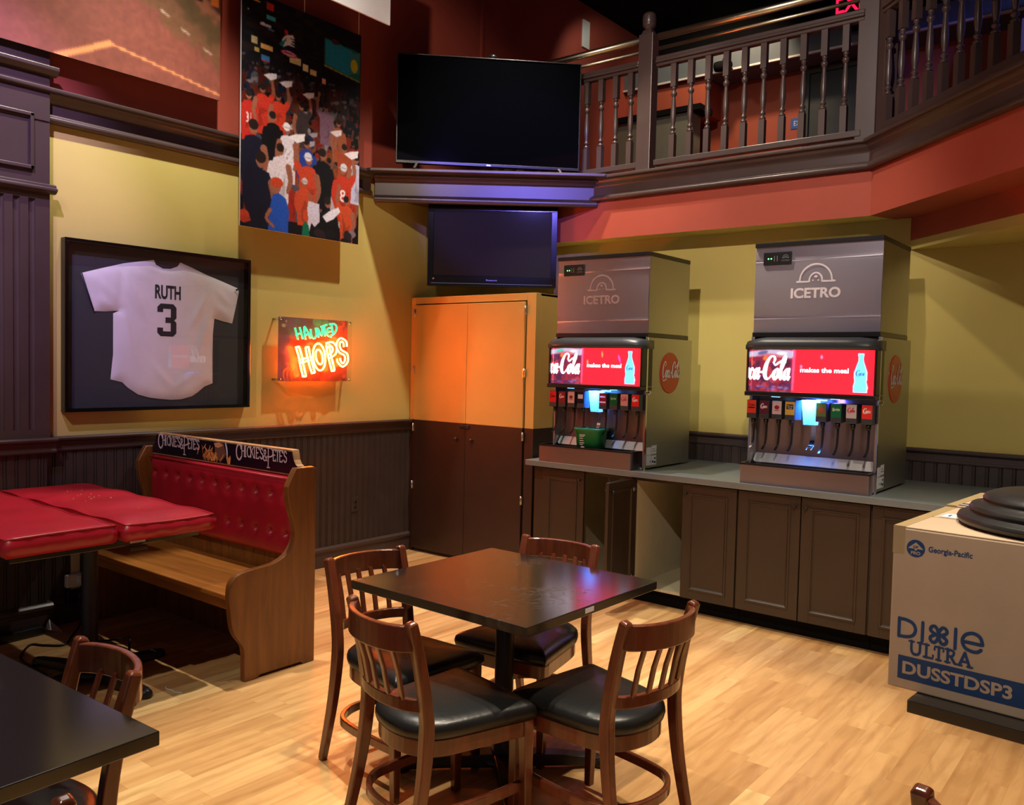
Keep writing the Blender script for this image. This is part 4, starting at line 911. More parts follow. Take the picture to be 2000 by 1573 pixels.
# ------------------------------------------------------------------ ice makers and drink dispensers
RED, DK = (234, 22, 36), (60, 26, 44)
def script_cola(b, fr, x, y, h, col, off, word='Coca-Cola', slant=.18, mi=0, wd=.11):
    """flowing script wordmark drawn with brush strokes; h is the height of the capital; returns the width"""
    z = [off]
    def st(pts, k=1.0, closed=False):
        z[0] += .00002
        b.ribbon([(x+p[0]*h, y+p[1]*h, (p[2] if len(p) > 2 else 1.0)) for p in pts], wd*h*k, fr, z[0], mi, col, closed, 5, 0.0)
    def sl(pts, ox): return [(p[0]+ox+slant*p[1], *p[1:]) for p in pts]
    C = [(.50, .72, .7), (.55, .88, 1.0), (.42, 1.0, .7), (.22, .92, .9), (.08, .62, 1.6), (.06, .30, 1.8), (.18, .04, 1.3), (.36, .04, .7), (.52, .22, .5)]
    o = [(.20, .46, .5), (.08, .34, 1.3), (.05, .14, 1.4), (.15, .0, .8), (.28, .12, 1.2), (.30, .36, 1.2), (.22, .47, .6), (.16, .42, .4)]
    c = [(.28, .38, .9), (.20, .47, .7), (.08, .34, 1.3), (.06, .12, 1.4), (.16, .0, .8), (.30, .12, .5)]
    a = [(.26, .42, .6), (.16, .46, .6), (.06, .28, 1.3), (.07, .06, 1.2), (.16, .02, .7), (.28, .28, .6), (.30, .46, 1.0), (.28, .14, 1.2), (.33, .0, .8), (.42, .14, .4)]
    l = [(.04, .16, .4), (.20, .56, .7), (.28, .90, .9), (.22, 1.02, .6), (.13, .84, 1.0), (.10, .30, 1.4), (.15, .02, 1.0), (.28, .14, .4)]
    adv = {'C': .56, 'o': .34, 'c': .32, 'a': .42, 'l': .28, '-': .20}
    ox = 0.0
    for i, ch in enumerate(word):
        if ch == '-': st(sl([(.02, .30, .9), (.14, .31, .7)], ox))
        else: st(sl({'C': C, 'o': o, 'c': c, 'a': a, 'l': l}[ch], ox))
        if ch == 'C' and i > 0: st(sl([(.50, .74, .6), (.62, .62, .9), (.80, .72, 1.0), (1.02, .80, .9), (1.22, .74, .4)], ox), .8)
        if ch == 'C' and i == 0: st(sl([(.10, .06, .4), (.20, -.16, .8), (.50, -.18, .9), (.80, -.10, .7), (1.0, -.16, .3)], ox), .8)
        ox += adv[ch]
    return ox*h
def dome_logo(b, fr, cx, cy, s, wd, off, col=None, mi=0):
    b.ribbon([(cx-s, cy, 1), (cx-.86*s, cy+.02*s, 1)] + [(cx+.84*s*math.cos(math.radians(a)), cy+.05*s+.86*s*math.sin(math.radians(a)), 1) for a in range(180, -1, -15)] + [(cx+.86*s, cy+.02*s, 1), (cx+s, cy, 1)], wd, fr, off, mi, col, n=2)
    b.ribbon([(cx-s, cy, 1), (cx-.36*s, cy, 1)] + [(cx+.34*s*math.cos(math.radians(a)), cy+.05*s+.40*s*math.sin(math.radians(a)), 1) for a in range(180, -1, -20)] + [(cx+.36*s, cy, 1), (cx+s, cy, 1)], wd, fr, off, mi, col, n=2)
    for dx, dy, r in ((0, .26, .10), (-.14, .06, .05), (.14, .06, .05)):
        b.poly([(cx+dx*s+r*s*math.cos(k*PI/4), cy+dy*s+.7*r*s*math.sin(k*PI/4)) for k in range(8)], fr, off, mi, col)
CARDS2 = [((222, 62, 36), (60, 20, 20), 'Orange'), ((92, 28, 50), (230, 210, 220), 'Coca'), ((206, 190, 200), (150, 30, 60), ''), ((214, 178, 70), (20, 18, 20), 'Minute'), ((96, 110, 40), (190, 70, 40), ''), ((20, 110, 66), (225, 235, 215), 'Sprite'), ((196, 184, 190), (200, 60, 70), 'Coke'), ((226, 52, 40), (240, 225, 225), 'Coca')]
CARDS1 = [((206, 36, 40), (120, 16, 20), 'Coca'), ((130, 34, 46), (230, 190, 195), 'Coca'), ((206, 170, 170), (130, 40, 40), ''), ((24, 22, 34), (210, 200, 200), 'Minute'), ((140, 26, 40), (236, 214, 214), 'Dr'), ((16, 92, 56), (170, 190, 170), 'Sprite'), ((206, 150, 150), (200, 70, 80), 'Coke'), ((220, 40, 42), (240, 215, 215), 'Coca')]
def dispenser(x0, y0, label, cards, bright, tray_dx):
    t = thing('drink_dispenser', label, 'drink dispenser', (x0, y0, .912), 0, 'drink dispensers on the steel worktop')
    W, D = .775, .645
    b = MB(); b.box(.0, .016, -.02, D, .012, .915); b.box(W-.016, W, -.02, D, .012, .915); b.box(.016, W-.016, .06, D, .012, .915)
    for x in (.05, W-.05):
        for y in (.03, D-.05): b.lathe([(.018, 0), (.018, .012)], (x, y, 0), 10)
    b.build('body', 'steel_side', t, .003)
    MB().box(.016, W-.016, .050, .060, .13, .56).build('splash_panel', 'steel_dark', t)
    b = MB(); b.ribbon([(.57, .175), (.575, .19)], .001, FR((0, .0499, 0), (1, 0, 0), (0, 0, 1))); b.text('LANCER', (.60, .168, .70, .184), FR((0, .0499, 0), (1, 0, 0), (0, 0, 1)), .0004, shear=.3); b.build('maker_lettering', 'steel_side', t)
    MB().bar([(.02, .030, .160), (.02, .048, .200)], (1, 0, 0), .001, .001).add([(.03, .016, .128), (W-.03, .016, .128), (W-.03, .046, .185), (.03, .046, .185), (.02, .016, .140), (W-.02, .016, .140), (W-.02, .044, .178), (.02, .044, .178)], [(0, 1, 2, 3), (4, 0, 3, 7), (1, 5, 6, 2)]).build('drip_deflector', 'bright_strip', t)
    # molded hood
    prof = [(-.125, .835), (-.130, .860), (-.120, .885), (-.090, .905), (-.04, .913), (.06, .913), (.06, .835)]
    hd = MB(); n = 14; V = []
    for i in range(n+1):
        x = -.008 + (W+.016)*i/n; e = max(0, 1-min(i, n-i)/1.6)
        V += [(x, y*(1-.25*e) if y < 0 else y, z-.020*e*(1 if z > .87 else 0)) for y, z in prof]
    k = len(prof); F = [(i*k+j, i*k+(j+1) % k, (i+1)*k+(j+1) % k, (i+1)*k+j) for i in range(n) for j in range(k)] + [list(range(k)), list(range(n*k, n*k+k))]
    hd.add(V, F, 0, True); hd.build('hood', 'plastic_grey', t)
    b = MB(); b.box(-.002, W+.002, -.112, .058, .548, .576); b.box(-.002, .012, -.095, .058, .576, .84); b.box(W-.012, W+.002, -.095, .058, .576, .84); b.build('bezel', 'plastic_black', t, .006)
    # lit merchandiser panel with its printed picture (bowed at both ends)
    DH0, DH1 = .578, .842; DW = W-.018
    def FD(x, y, off=0.0):
        e = max(0.0, abs(x-DW/2)-(DW/2-.05))/.05
        return Vector((.009+x, -.108+.030*e*e-off, DH0+y))
    H = DH1-DH0; cv = Canvas(DW, H, .0025, RED); r_ = np.random.RandomState(7 if bright else 8)
    cm = cv.X < .285; cv.a[cm] = (150, 30, 58)
    for _ in range(60):
        x, y = r_.rand()*.27, r_.rand()*H*.78; cv.ell(x, y, .008+.03*r_.rand(), .006+.02*r_.rand(), [(110, 26, 66), (200, 40, 50), (80, 40, 96), (220, 70, 80), (60, 24, 60)][r_.randint(5)], r_.rand()*3, .7)
    for _ in range(26):
        x = r_.rand()*.27; cv.ell(x, .012+.02*r_.rand(), .006+.012*r_.rand(), .006, [(90, 60, 140), (150, 120, 190), (60, 30, 80)][r_.randint(3)], 0, .8)
    cv.poly([(.0, H-.055), (.10, H-.048), (.285, H-.060), (.29, H-.012), (.15, H-.006), (0, H-.02)], (214, 196, 226)); cv.poly([(.05, H-.045), (.12, H-.030), (.24, H-.040), (.25, H-.055)], (228, 110, 130))
    cv.ell(.10, H-.026, .034, .010, (60, 225, 190) if not bright else (90, 104, 160), .2)
    cv.ell(.22, H-.03, .035, .012, (252, 246, 252)); cv.ell(.12, H-.062, .02, .014, (250, 120, 60))
    cv.poly([(.285, .01), (.297, .01), (.305, H-.012), (.287, H)], (206, 60, 96))
    cv.blur(2)
    for (x, y) in ((.46, H-.05), (.34, .155)): cv.ell(x, y, .007, .022 if not bright else .012, (250, 130, 70) if not bright else (255, 120, 170), .1, .8)
    if not bright: cv.ell(.60, .185, .007, .03, (235, 70, 190), .3, .8)
    cv.a[cm] *= .62; cv.blur(3)
    script_cola(cv, lambda x, y, off=0.0: (-.030+.74*x, y), 0, .075, .142, (255, 250, 255), 0, 'oca-Cola', wd=.108)
    cx = .685
    bo = [(.034, .016), (.036, .05), (.030, .075), (.033, .11), (.032, .13), (.022, .165), (.014, .19), (.012, .215), (.015, .22), (.015, .235)]
    pts = [(cx+x, y) for x, y in bo] + [(cx-x, y) for x, y in bo[::-1]]
    cv.poly([(cx+(x-cx)*1.16, .122+(y-.122)*1.04) for x, y in pts], (200, 150, 190)); cv.poly(pts, (90, 205, 226))
    script_cola(cv, lambda x, y, off=0.0: (x, y), cx-.028, .112, .030, (50, 70, 130), 0, 'Coca', wd=.14)
    cv.blur(1); pan = cv.build('merchandiser_panel', 'screen_lit', lambda x, y: FD(x, y), t); b = MB()
    b.text('makes the meal', (.335, .122, .618, .151), lambda x, y, off=0.0: FD(x, y, off), .0007, 0, (255, 240, 245), bold=.03)
    b.build('lettering', 'screen_lit', pan, recalc=False)
    # valve bank
    b = MB(); b.box(-.004, W-.004, -.03, .05, .412, .520); b.build('valve_block', 'plastic_black', t, .003)
    xs = [.040+.081*k for k in range(4)] + [.470+.0875*k for k in range(4)]
    for k, x in enumerate(xs):
        v = MB(); v.box(x-.031, x+.031, -.088, -.028, .408, .522); v = v.build('valve', 'plastic_grey', t, .004)
        cb = MB(); cf = FR((x-.029, -.0885, .440), (1, 0, 0), (0, -.0, 1)); bgc, fg, wtxt = cards[k]
        cb.poly([(0, 0), (.058, 0), (.058, .080), (0, .080)], cf, 0, 0, bgc)
        if wtxt in ('Coca', 'Coke'): script_cola(cb, cf, .006, .036, .026, fg, .0004, 'Coca' if wtxt == 'Coca' else 'Cola', wd=.16)
        elif wtxt == 'Minute': cb.poly([(.008, .034), (.050, .034), (.050, .064), (.008, .064)], cf, .0003, 0, fg); cb.text('Minute', (.012, .050, .046, .060), cf, .0006, 0, (220, 215, 215)); cb.text('Maid', (.016, .037, .042, .048), cf, .0006, 0, (220, 215, 215))
        elif wtxt == 'Sprite': cb.text('Sprite', (.007, .034, .051, .056), cf, .0004, 0, fg, bold=.02, shear=.2)
        elif wtxt == 'Orange': cb.text('Coke', (.008, .044, .050, .060), cf, .0004, 0, fg, bold=.02); cb.poly([(.008, .030), (.050, .030), (.050, .038), (.008, .038)], cf, .0004, 0, fg)
        elif wtxt == 'Dr': cb.poly([(.008, .050), (.050, .050), (.050, .060), (.008, .060)], cf, .0004, 0, fg); cb.poly([(.004, .012), (.054, .012), (.054, .022), (.004, .022)], cf, .0004, 0, fg)
        else: cb.poly([(.029+.016*math.cos(q*PI/5), .042+.013*math.sin(q*PI/5)) for q in range(10)], cf, .0004, 0, fg); cb.poly([(.014, .022), (.044, .022), (.044, .026), (.014, .026)], cf, .0004, 0, fg)
        cb.build('label', 'print_gloss', v, recalc=False)
        MB().bar(cr([(x, -.035, .410), (x, -.037, .34), (x-.002, -.040, .27), (x-.006, -.056, .235), (x-.010, -.075, .218)], 4), (1, 0, 0), .013, .005).build('lever', 'plastic_black', v)
        MB().lathe([(.016, .408), (.014, .385), (.010, .372)], (x+.004, -.060, 0), 10).build('nozzle', 'plastic_black', v)
    ch = MB(); A = [(.352, -.088), (.446, -.088), (.446, -.020), (.352, -.020)]; Bq = [(.362, -.076), (.436, -.076), (.436, -.024), (.362, -.024)]
    ch.add([(x, y, .535) for x, y in A] + [(x, y, .385) for x, y in Bq], [(0, 1, 5, 4), (1, 2, 6, 5), (2, 3, 7, 6), (3, 0, 4, 7)]); ch.box(.312, .352, -.080, -.072, .412, .53); ch = ch.build('ice_chute', 'chute', t, .004)
    MB().bar(cr([(.412, -.03, .40), (.412, -.034, .32), (.410, -.050, .27), (.406, -.075, .25)], 4), (1, 0, 0), .028, .004).bar([(.396, -.055, .262), (.390, -.085, .235)], (1, 0, 0), .006, .004).bar([(.424, -.055, .262), (.418, -.085, .235)], (1, 0, 0), .006, .004).build('ice_lever', 'chrome', ch)
    led = MB().box(.42, .47, -.03, .02, .530, .538); led.box(.16, .21, -.075, -.06, .544, .547); led.box(.52, .57, -.075, -.06, .544, .547); led.build('work_light', 'led_blue', t)
    # drip tray
    tr = MB(); tx0, tx1 = tray_dx, tray_dx+W; y1, y2 = -.112, .045
    tr.box(tx0, tx1, y1, y1+.006, 0, .118); tr.box(tx0, tx0+.006, y1+.006, y2, 0, .118); tr.box(tx1-.006, tx1, y1+.006, y2, 0, .118); tr.box(tx0+.006, tx1-.006, y1+.006, y2, 0, .006)
    tr = tr.build('drip_tray', 'steel_dark', t, .002)
    g = MB(); g.box(tx0-.004, tx1+.004, y1-.004, y1+.010, .116, .128); g.box(tx0-.004, tx0+.010, y1+.01, y2, .116, .128); g.box(tx1-.010, tx1+.004, y1+.01, y2, .116, .128)
    for i in range(26): g.box(tx0+.014+.0290*i, tx0+.022+.0290*i, y1+.01, y2, .100, .108)
    g.box(tx0+.006, tx1-.006, y1+.006, y2, .092, .098); g.build('cup_rest_grille', 'plastic_black', tr)
    # right flank: disc emblem, key lock, stickers
    SF = FR((W+.0008, 0, 0), (0, 1, 0), (0, 0, 1))
    dc = MB().lathe([(.146, 0), (.146, .003), (.142, .005)], (W, .310, .672), 40, axis='x', smooth=False).build('disc_emblem', 'decal_red', t)
    sb = MB(); script_cola(sb, lambda x, y, off=0.0: SF(.188+.66*x, y, off), 0, .640, .112, None, .0062, 'Coca-Cola', wd=.115); sb.build('script', 'white', dc)
    MB().lathe([(.010, 0), (.010, .012), (.013, .014), (.013, .022)], (W, -.005, .53), 12, axis='x').build('lock', 'chrome', t)
    MB().box(W, W+.0006, .01, .075, .03, .155).build('sticker', 'sticker', t); MB().box(W, W+.0006, .08, .15, .105, .165).build('sticker', 'sticker', t); sk = MB().box(W, W+.0006, .08, .15, .03, .095).build('sticker', 'sticker', t)
    lb = MB()
    for (ya, yb, za, zb) in ((.085, .145, .125, .128), (.09, .13, .14, .143), (.09, .11, .045, .06), (.118, .142, .040, .055), (.118, .142, .070, .080), (.015, .07, .098, .100), (.06, .07, .05, .06)): lb.box(W+.0006, W+.0010, ya, yb, za, zb)
    lb.build('print', 'navy', sk)
    MB().box(W-.004, W+.003, -.022, -.006, .0, .915).build('corner_trim', 'chrome', t); MB().box(-.003, .004, -.022, -.006, .0, .915).build('corner_trim', 'chrome', t)
    # the dispenser's own small blue work light
    l = bpy.data.lights.new('work_light', 'AREA'); l.energy = 6.0 if bright else 4.5; l.color = (.06, .28, 1.0); l.size = .10; l.spread = math.radians(120)
    lo = bpy.data.objects.new('work_lamp', l); COL.objects.link(lo); lo.parent = t; lo.location = (.40, -.050, .546)
    if bright:
        l = bpy.data.lights.new('work_light', 'AREA'); l.energy = 1.6; l.color = (.08, .06, 1.0); l.size = .04
        lo = bpy.data.objects.new('work_lamp', l); COL.objects.link(lo); lo.parent = t; lo.location = (.53, .0, .546)
    return t
def icemaker(x0, y0, z0, label, logo):
    t = thing('ice_maker', label, 'ice maker', (x0, y0, z0), 0, 'ice makers on top of the dispensers')
    W, D, H = .770, .60, .585
    b = MB(); b.box(.003, W-.003, .01, D, .030, H-.028); b.build('cabinet', 'steel_side', t, .003)
    # slightly bowed steel front
    f = MB(); n = 16; V = []
    for i in range(n+1):
        x = .004+(W-.008)*i/n
        for z in [.030+(H-.058)*j/24 for j in range(25)]:
            q = (z-.03)/(H-.058); V.append((x, .010-.007*math.sin(PI*q), z))
    f.add(V, [(i*25+j, (i+1)*25+j, (i+1)*25+j+1, i*25+j+1) for i in range(n) for j in range(24)], 0, True)
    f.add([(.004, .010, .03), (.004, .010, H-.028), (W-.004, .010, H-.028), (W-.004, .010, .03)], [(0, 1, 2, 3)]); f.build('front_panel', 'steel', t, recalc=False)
    MB().box(0, W, -.004, D, 0, .030).build('base_trim', 'plastic_black', t, .004); MB().box(0, W, -.004, D, H-.028, H).build('top_trim', 'plastic_black', t, .004)
    cp = MB().box(.055, .235, -.001, .012, .445, .525).build('control_panel', 'plastic_black', t, .004)
    cf = FR((0, -.0015, 0), (1, 0, 0), (0, 0, 1)); l = MB()
    for dx in (.088, .106): l.poly([(dx+.005*math.cos(k*PI/4), .485+.005*math.sin(k*PI/4)) for k in range(8)], cf, .0003)
    l.build('indicator', 'led_green', cp)
    l = MB(); dome_logo(l, cf, .196, .487, .020, .003, .0003); l.build('panel_logo', 'steel_side', cp)
    l = MB(); l.text('ICETRO', (.172, .466, .220, .476), cf, .0003); l.build('panel_lettering', 'steel_side', cp)
    for dx in (.126, .144): MB().ribbon([(dx, .470), (dx, .500)], .004, cf, .0003).build('scale_mark', 'steel_side', cp)
    lf = FR((0, .0025, 0), (1, 0, 0), (0, 0, 1)); l = MB(); dome_logo(l, lf, .385, .335, .115, .010, 0); l.build('logo', logo, t); l = MB(); l.text('ICETRO', (.235, .235, .535, .298), lf, 0, bold=.035)
    l.build('lettering', logo, t)
    return t
M['logo_warm'] = mat('brushed_logo_print', (.50, .40, .40), .35, .6)
M['logo_white'] = mat('white_logo_print', (.80, .78, .84), .4)
MX1, MX2, MY1, MY2 = -3.690, -2.178, 5.165, 5.185
dispenser(MX1, MY1, 'left drink dispenser by the tall cabinet with a green pail on its tray', CARDS1, False, -.055)
dispenser(MX2, MY2, 'right drink dispenser with an empty drip tray', CARDS2, True, -.010)
icemaker(MX1, MY1-.01, .912+.915, 'steel ice maker stacked on the left dispenser next to the television', 'logo_warm')
icemaker(MX2-.004, MY2-.01, .912+.915, 'steel ice maker stacked on the right dispenser, bright white lettering', 'logo_white')
# green pail in the left tray
pl = thing('pail', 'small green plastic pail on the left dispenser drip tray', 'pail', (-3.345, 5.135, .912+.110))
b = MB(); n = 24
def rsq(r, z, e=4): return [(r*math.copysign(abs(math.cos(2*PI*k/n))**(2/e), math.cos(2*PI*k/n)), r*.62*math.copysign(abs(math.sin(2*PI*k/n))**(2/e), math.sin(2*PI*k/n)), z) for k in range(n)]
R_ = [rsq(.097, 0), rsq(.113, .138), rsq(.122, .140), rsq(.122, .156), rsq(.116, .156), rsq(.108, .150), rsq(.092, .006)]
b.add([p for r in R_ for p in r], [(i*n+k, i*n+(k+1) % n, (i+1)*n+(k+1) % n, (i+1)*n+k) for i in range(len(R_)-1) for k in range(n)] + [list(range(n))[::-1], list(range((len(R_)-1)*n, len(R_)*n))], 0, True)
b.build('body', 'green_pail', pl)
pf = lambda x, y, off=0.0: Vector((x, -.0605-.0100*(y/.138)-off, y)); l = MB()
for i, (w2, y) in enumerate(((.05, .105), (.04, .095), (.03, .080), (.034, .064), (.04, .048), (.03, .036))): l.poly([(-.055, y), (-.055+w2, y), (-.055+w2, y+.005), (-.055, y+.005)], pf, .001)
l.poly([(-.045, .008), (-.015, .008), (-.015, .026), (-.045, .026)], pf, .001); l.build('printed_notes', 'sticker', pl)

# ------------------------------------------------------------------ booth bench
bn = thing('booth_bench', 'wooden booth bench with buttoned red back and lettered header board', 'bench', (-5.19, 2.39, 0))
BL = 1.56      # length along x; local y 0 = front, .52 = back
ENDP = [(.52, 0), (.52, 1.042), (.505, 1.052), (.400, 1.052), (.385, 1.045), (.342, .968), (.338, .945), (.340, .90), (.352, .84), (.372, .78), (.384, .73), (.384, .69), (.366, .645), (.325, .600), (.255, .572), (.17, .564), (.10, .560), (.045, .548), (.012, .520), (0, .485), (-.002, .43),
        (.006, .36), (.014, .300), (.030, .250), (.058, .210), (.078, .180), (.086, .14), (.088, 0), (.16, 0), (.18, .014), (.43, .014), (.45, 0)]
ENDP = ENDP[:3] + [tuple(p) for p in cr([(*p, 0) for p in ENDP[3:27]], 3)] + ENDP[27:]
ENDP = [(p[0], p[1]) for p in ENDP]
for x in (0.0, BL-.042):
    MB().prism(ENDP, FR((x, 0, 0), (0, 1, 0), (0, 0, 1)), 0, .042, 0).build('end_panel', ['pine', 'pine'], bn, .006, seg=3, angle=50)
MB().box(.042, BL-.042, .0, .46, .425, .452).build('seat_board', 'pine_x', bn, .006)
MB().box(.042, BL-.042, .05, .07, .355, .425).build('seat_apron', 'pine_x', bn, .003)
b = MB()
for i in range(14): b.box(.042+.1054*i+.001, .042+.1054*(i+1)-.001, .455, .475, .0005, 1.045)
b.box(.042, BL-.042, .474, .49, .0005, 1.045); b.build('back_boards', 'pine', bn, .003)
# padded back
def back_pad():
    b = MB(); x0, x1, z0, z1 = .050, BL-.050, .555, 1.000; nx, nz = 150, 48; y0 = .452
    tx = [x0+.065+.1333*k for k in range(11)]; tz = (.685, .890); V = []
    for i in range(nx+1):
        for j in range(nz+1):
            x = x0+(x1-x0)*i/nx; z = z0+(z1-z0)*j/nz; e = min(x-x0, x1-x, z-z0, z1-z)
            d = .050*(1-math.exp(-e/.016))
            for a in tx:
                for c in tz:
                    if abs(x-a) < .09:
                        r2 = (x-a)**2+(z-c)**2; d -= .028*math.exp(-r2/(.016**2)) + .008*math.exp(-r2/(.034**2))
            V.append((x, y0-max(0.002, d)-.004, z))
    F = [(i*(nz+1)+j, (i+1)*(nz+1)+j, (i+1)*(nz+1)+j+1, i*(nz+1)+j+1) for i in range(nx) for j in range(nz)]
    b.add(V, F, 0, True); b.box(x0, x1, y0-.006, y0, z0, z1)
    return b, tx, tz
pb, tx, tz = back_pad(); pad = pb.build('back_pad', 'vinyl_red', bn, recalc=False)
first = None
for z in tz:
    for x in tx:
        if first is None: first = q = MB().lathe([(.009, 0), (.0085, -.004), (.005, -.007), (.001, -.008)], (0, 0, 0), 12, axis='y').build('button', 'vinyl_red', pad)
        else: q = first.copy(); COL.objects.link(q); q.parent = pad
        q.location = (x, .434, z)
MB().tube([(.055, .405, .985), (BL-.055, .405, .985)], .005, 8).build('piping', 'vinyl_red', pad)
# header board with the lettering
hb = [(.045, 1.0), (.045, 1.055), (.062, 1.062), (.078, 1.085), (.085, 1.115), (.092, 1.138), (BL-.092, 1.138), (BL-.085, 1.115), (BL-.078, 1.085), (BL-.062, 1.062), (BL-.045, 1.055), (BL-.045, 1.0)]
h = MB().prism(hb, FR((0, .475, 0), (1, 0, 0), (0, 0, 1)), 0.0, .045).build('header_board', 'pine_end', bn, .004)
HF = FR((0, .4295, 0), (1, 0, 0), (0, 0, 1)); b = MB()
b.fill([(x, max(z, 1.008)) if z < 1.1 else (x, z-.010) for x, z in hb], HF, 0.0004, 0, (24, 16, 32))
R = random.Random(4); off = .0006
for i in range(70):
    off += .000006; x = .70+R.gauss(0, .05); z = 1.012+abs(R.gauss(0, .024)); a = R.uniform(.6, 2.4); Ln = R.uniform(.02, .045)
    b.ribbon([(x, z, 1), (x+.5*Ln*math.cos(a)+.004, z+.5*Ln*math.sin(a), 1.1), (x+Ln*math.cos(a), z+Ln*math.sin(a), .9)], .007, HF, off, 0, R.choice([(226, 152, 84), (204, 122, 66), (240, 176, 108), (176, 96, 52)]), n=2)
off += .0001; b.poly([(.745, 1.118), (.83, 1.128), (.86, 1.060), (.80, 1.010), (.745, 1.05)], HF, off, 0, (120, 84, 70)); off += .0001
b.poly([(.735, 1.120), (.79, 1.128), (.83, 1.112), (.78, 1.095), (.745, 1.098)], HF, off, 0, (222, 160, 120)); off += .0001
b.ribbon([(.855, 1.126, 1), (.868, 1.09, 1.2), (.872, 1.05, .8)], .012, HF, off, 0, (214, 222, 240)); off += .0001
for i in range(14):
    off += .000006; x = .89+R.uniform(-.012, .012); b.ribbon([(x, 1.012, 1), (x+R.uniform(-.02, .02), 1.012+R.uniform(.02, .045), 1)], .007, HF, off, 0, R.choice([(226, 152, 84), (240, 176, 108)]), n=2)
b.build('picture', 'print_gloss', h, recalc=False)
# condensed serif lettering: large first letters, raised small capitals
def serif_word(b, fr, x0, y0, width, off):
    """CHICKIE'S & PETE'S drawn with strokes; returns nothing"""
    lt = {'C': ([[(.42, .80), (.30, .98), (.12, .86), (.05, .5), (.12, .14), (.30, .02), (.44, .2)], [(.42, .98), (.42, .72)]], .46), 'H': ([[(.06, 0), (.06, 1)], [(.36, 0), (.36, 1)], [(.06, .5), (.36, .5)]], .44), 'I': ([[(.08, 0), (.08, 1)], [(.0, 1), (.16, 1)], [(.0, 0), (.16, 0)]], .26),
          'K': ([[(.06, 0), (.06, 1)], [(.36, 1), (.08, .45)], [(.16, .58), (.40, 0)]], .44), 'E': ([[(.06, 0), (.06, 1)], [(.06, 1), (.32, 1), (.32, .86)], [(.06, .52), (.26, .52)], [(.06, 0), (.34, 0), (.34, .14)]], .38), "'": ([[(.06, 1.05), (.03, .82)]], .12),
          'S': ([[(.32, .82), (.20, 1.0), (.06, .82), (.12, .58), (.30, .42), (.32, .16), (.18, 0), (.03, .18)]], .38), '&': ([[(.46, 0), (.14, .62), (.16, .94), (.30, .90), (.28, .62), (.06, .34), (.10, .04), (.30, .02), (.46, .40)]], .52),
          'P': ([[(.08, -.25), (.08, 1)], [(.0, 1), (.26, 1), (.42, .82), (.38, .52), (.10, .42)], [(-.02, -.25), (.2, -.25)]], .46), 'T': ([[(.18, 0), (.18, 1)], [(.0, .86), (.0, 1), (.36, 1), (.36, .86)]], .40)}
    seq = [('C', 1.0, 0)] + [(c, .66, .26) for c in "HICKIE'S"] + [('&', .66, .20), ('P', .95, .04)] + [(c, .66, .26) for c in "ETE'S"]
    tot = sum(lt[c][1]*(s if s < 1 else 1.05)*.92 for c, s, d in seq); k = width/tot; x = x0; z = off
    for c, s, d in seq:
        H = k*1.0
        for st in lt[c][0]:
            z += .000008; sharp = c in "HIKETP'" and len(st) == 2
            b.ribbon([(x+p[0]*s*H, y0+(d+p[1]*s)*H*.74, 1) for p in st], .070*H*(.9 if s < 1 else 1.3)*(.8 if abs(st[0][0]-st[1][0]) > .1 and sharp else 1), fr, z, 0, None, n=1 if sharp or c == 'T' or c == 'E' else 4)
        x += lt[c][1]*(s if s < 1 else 1.05)*.92*k
M['sign_letter'] = mat('pale_pink_letter', (.72, .58, .68), .5)
b = MB(); serif_word(b, HF, .112, 1.043, .47, .0016); b.build('lettering', 'sign_letter', h); b = MB(); serif_word(b, HF, .955, 1.043, .47, .0016); b.build('lettering', 'sign_letter', h)

# ------------------------------------------------------------------ pedestal tables
def dome_foot(b, x, y): b.lathe([(.030, 0.0), (.034, .008), (.033, .022), (.025, .036), (.010, .043), (.002, .044)], (x, y, 0), 14)
def pedestal(t, cx, cy, top, colr, arms, rot):
    b = MB(); b.lathe([(.075, .030), (.085, .045), (.06, .062), (colr, .075), (colr, top-.05), (colr, top-.012)], (cx, cy, 0), 20); b.build('column', 'iron', t)
    for k in range(4):
        a = rot+k*PI/2; d = Vector((math.cos(a), math.sin(a), 0)); s = Vector((-d.y, d.x, 0)); c = Vector((cx, cy, 0))
        b = MB(); b.bar([c+d*.04+Vector((0, 0, .045)), c+d*(arms*.55)+Vector((0, 0, .040)), c+d*arms+Vector((0, 0, .026))], s, [.075, .062, .05], [.055, .045, .030]); dome_foot(b, *(c+d*arms)[:2]); b.build('foot', 'iron', t, .004)
    b = MB(); b.box(cx-.15, cx+.15, cy-.15, cy+.15, top-.016, top-.001); b.build('top_plate', 'iron', t)
def table(label, c, rz, sx, sy, h=.76, th=.034, col=(0, 0), arms=.40, rot=PI/4, stick=None):
    t = thing('pedestal_table', label, 'table', (c[0], c[1], 0), math.radians(rz))
    b = MB(); b.box(-sx/2, sx/2, -sy/2, sy/2, h-th, h)
    tp = b.build('tabletop', 'table', t, .0025)
    pedestal(t, col[0], col[1], h-th, .038, arms, rot)
    for (face, p, w2) in stick or []:
        b = MB(); b.box(sx/2+.0002, sx/2+.0010, p-w2/2, p+w2/2, h-th*.72, h-th*.22); s = b.build('sticker', 'white', tp)
    return t
table('black square pedestal table in the middle with four wooden chairs around it', (-2.094, 2.628), -0.9, .88, .845, stick=[('x', -.06, .055)], rot=math.radians(45))
table('black pedestal table beside the bench carrying two red seat cushions', (-4.315, 1.928), 0, .89, .885, col=(.095, .06), arms=.41, rot=math.radians(10), stick=[('x', .12, .075)])
table('black square table at the lower left corner of the photo, nearest the camera', (-2.255, .545), 2, .91, .91)
table('black pedestal table under the cardboard boxes at the right edge', (-.075, 2.80), -4.5, .88, .88)
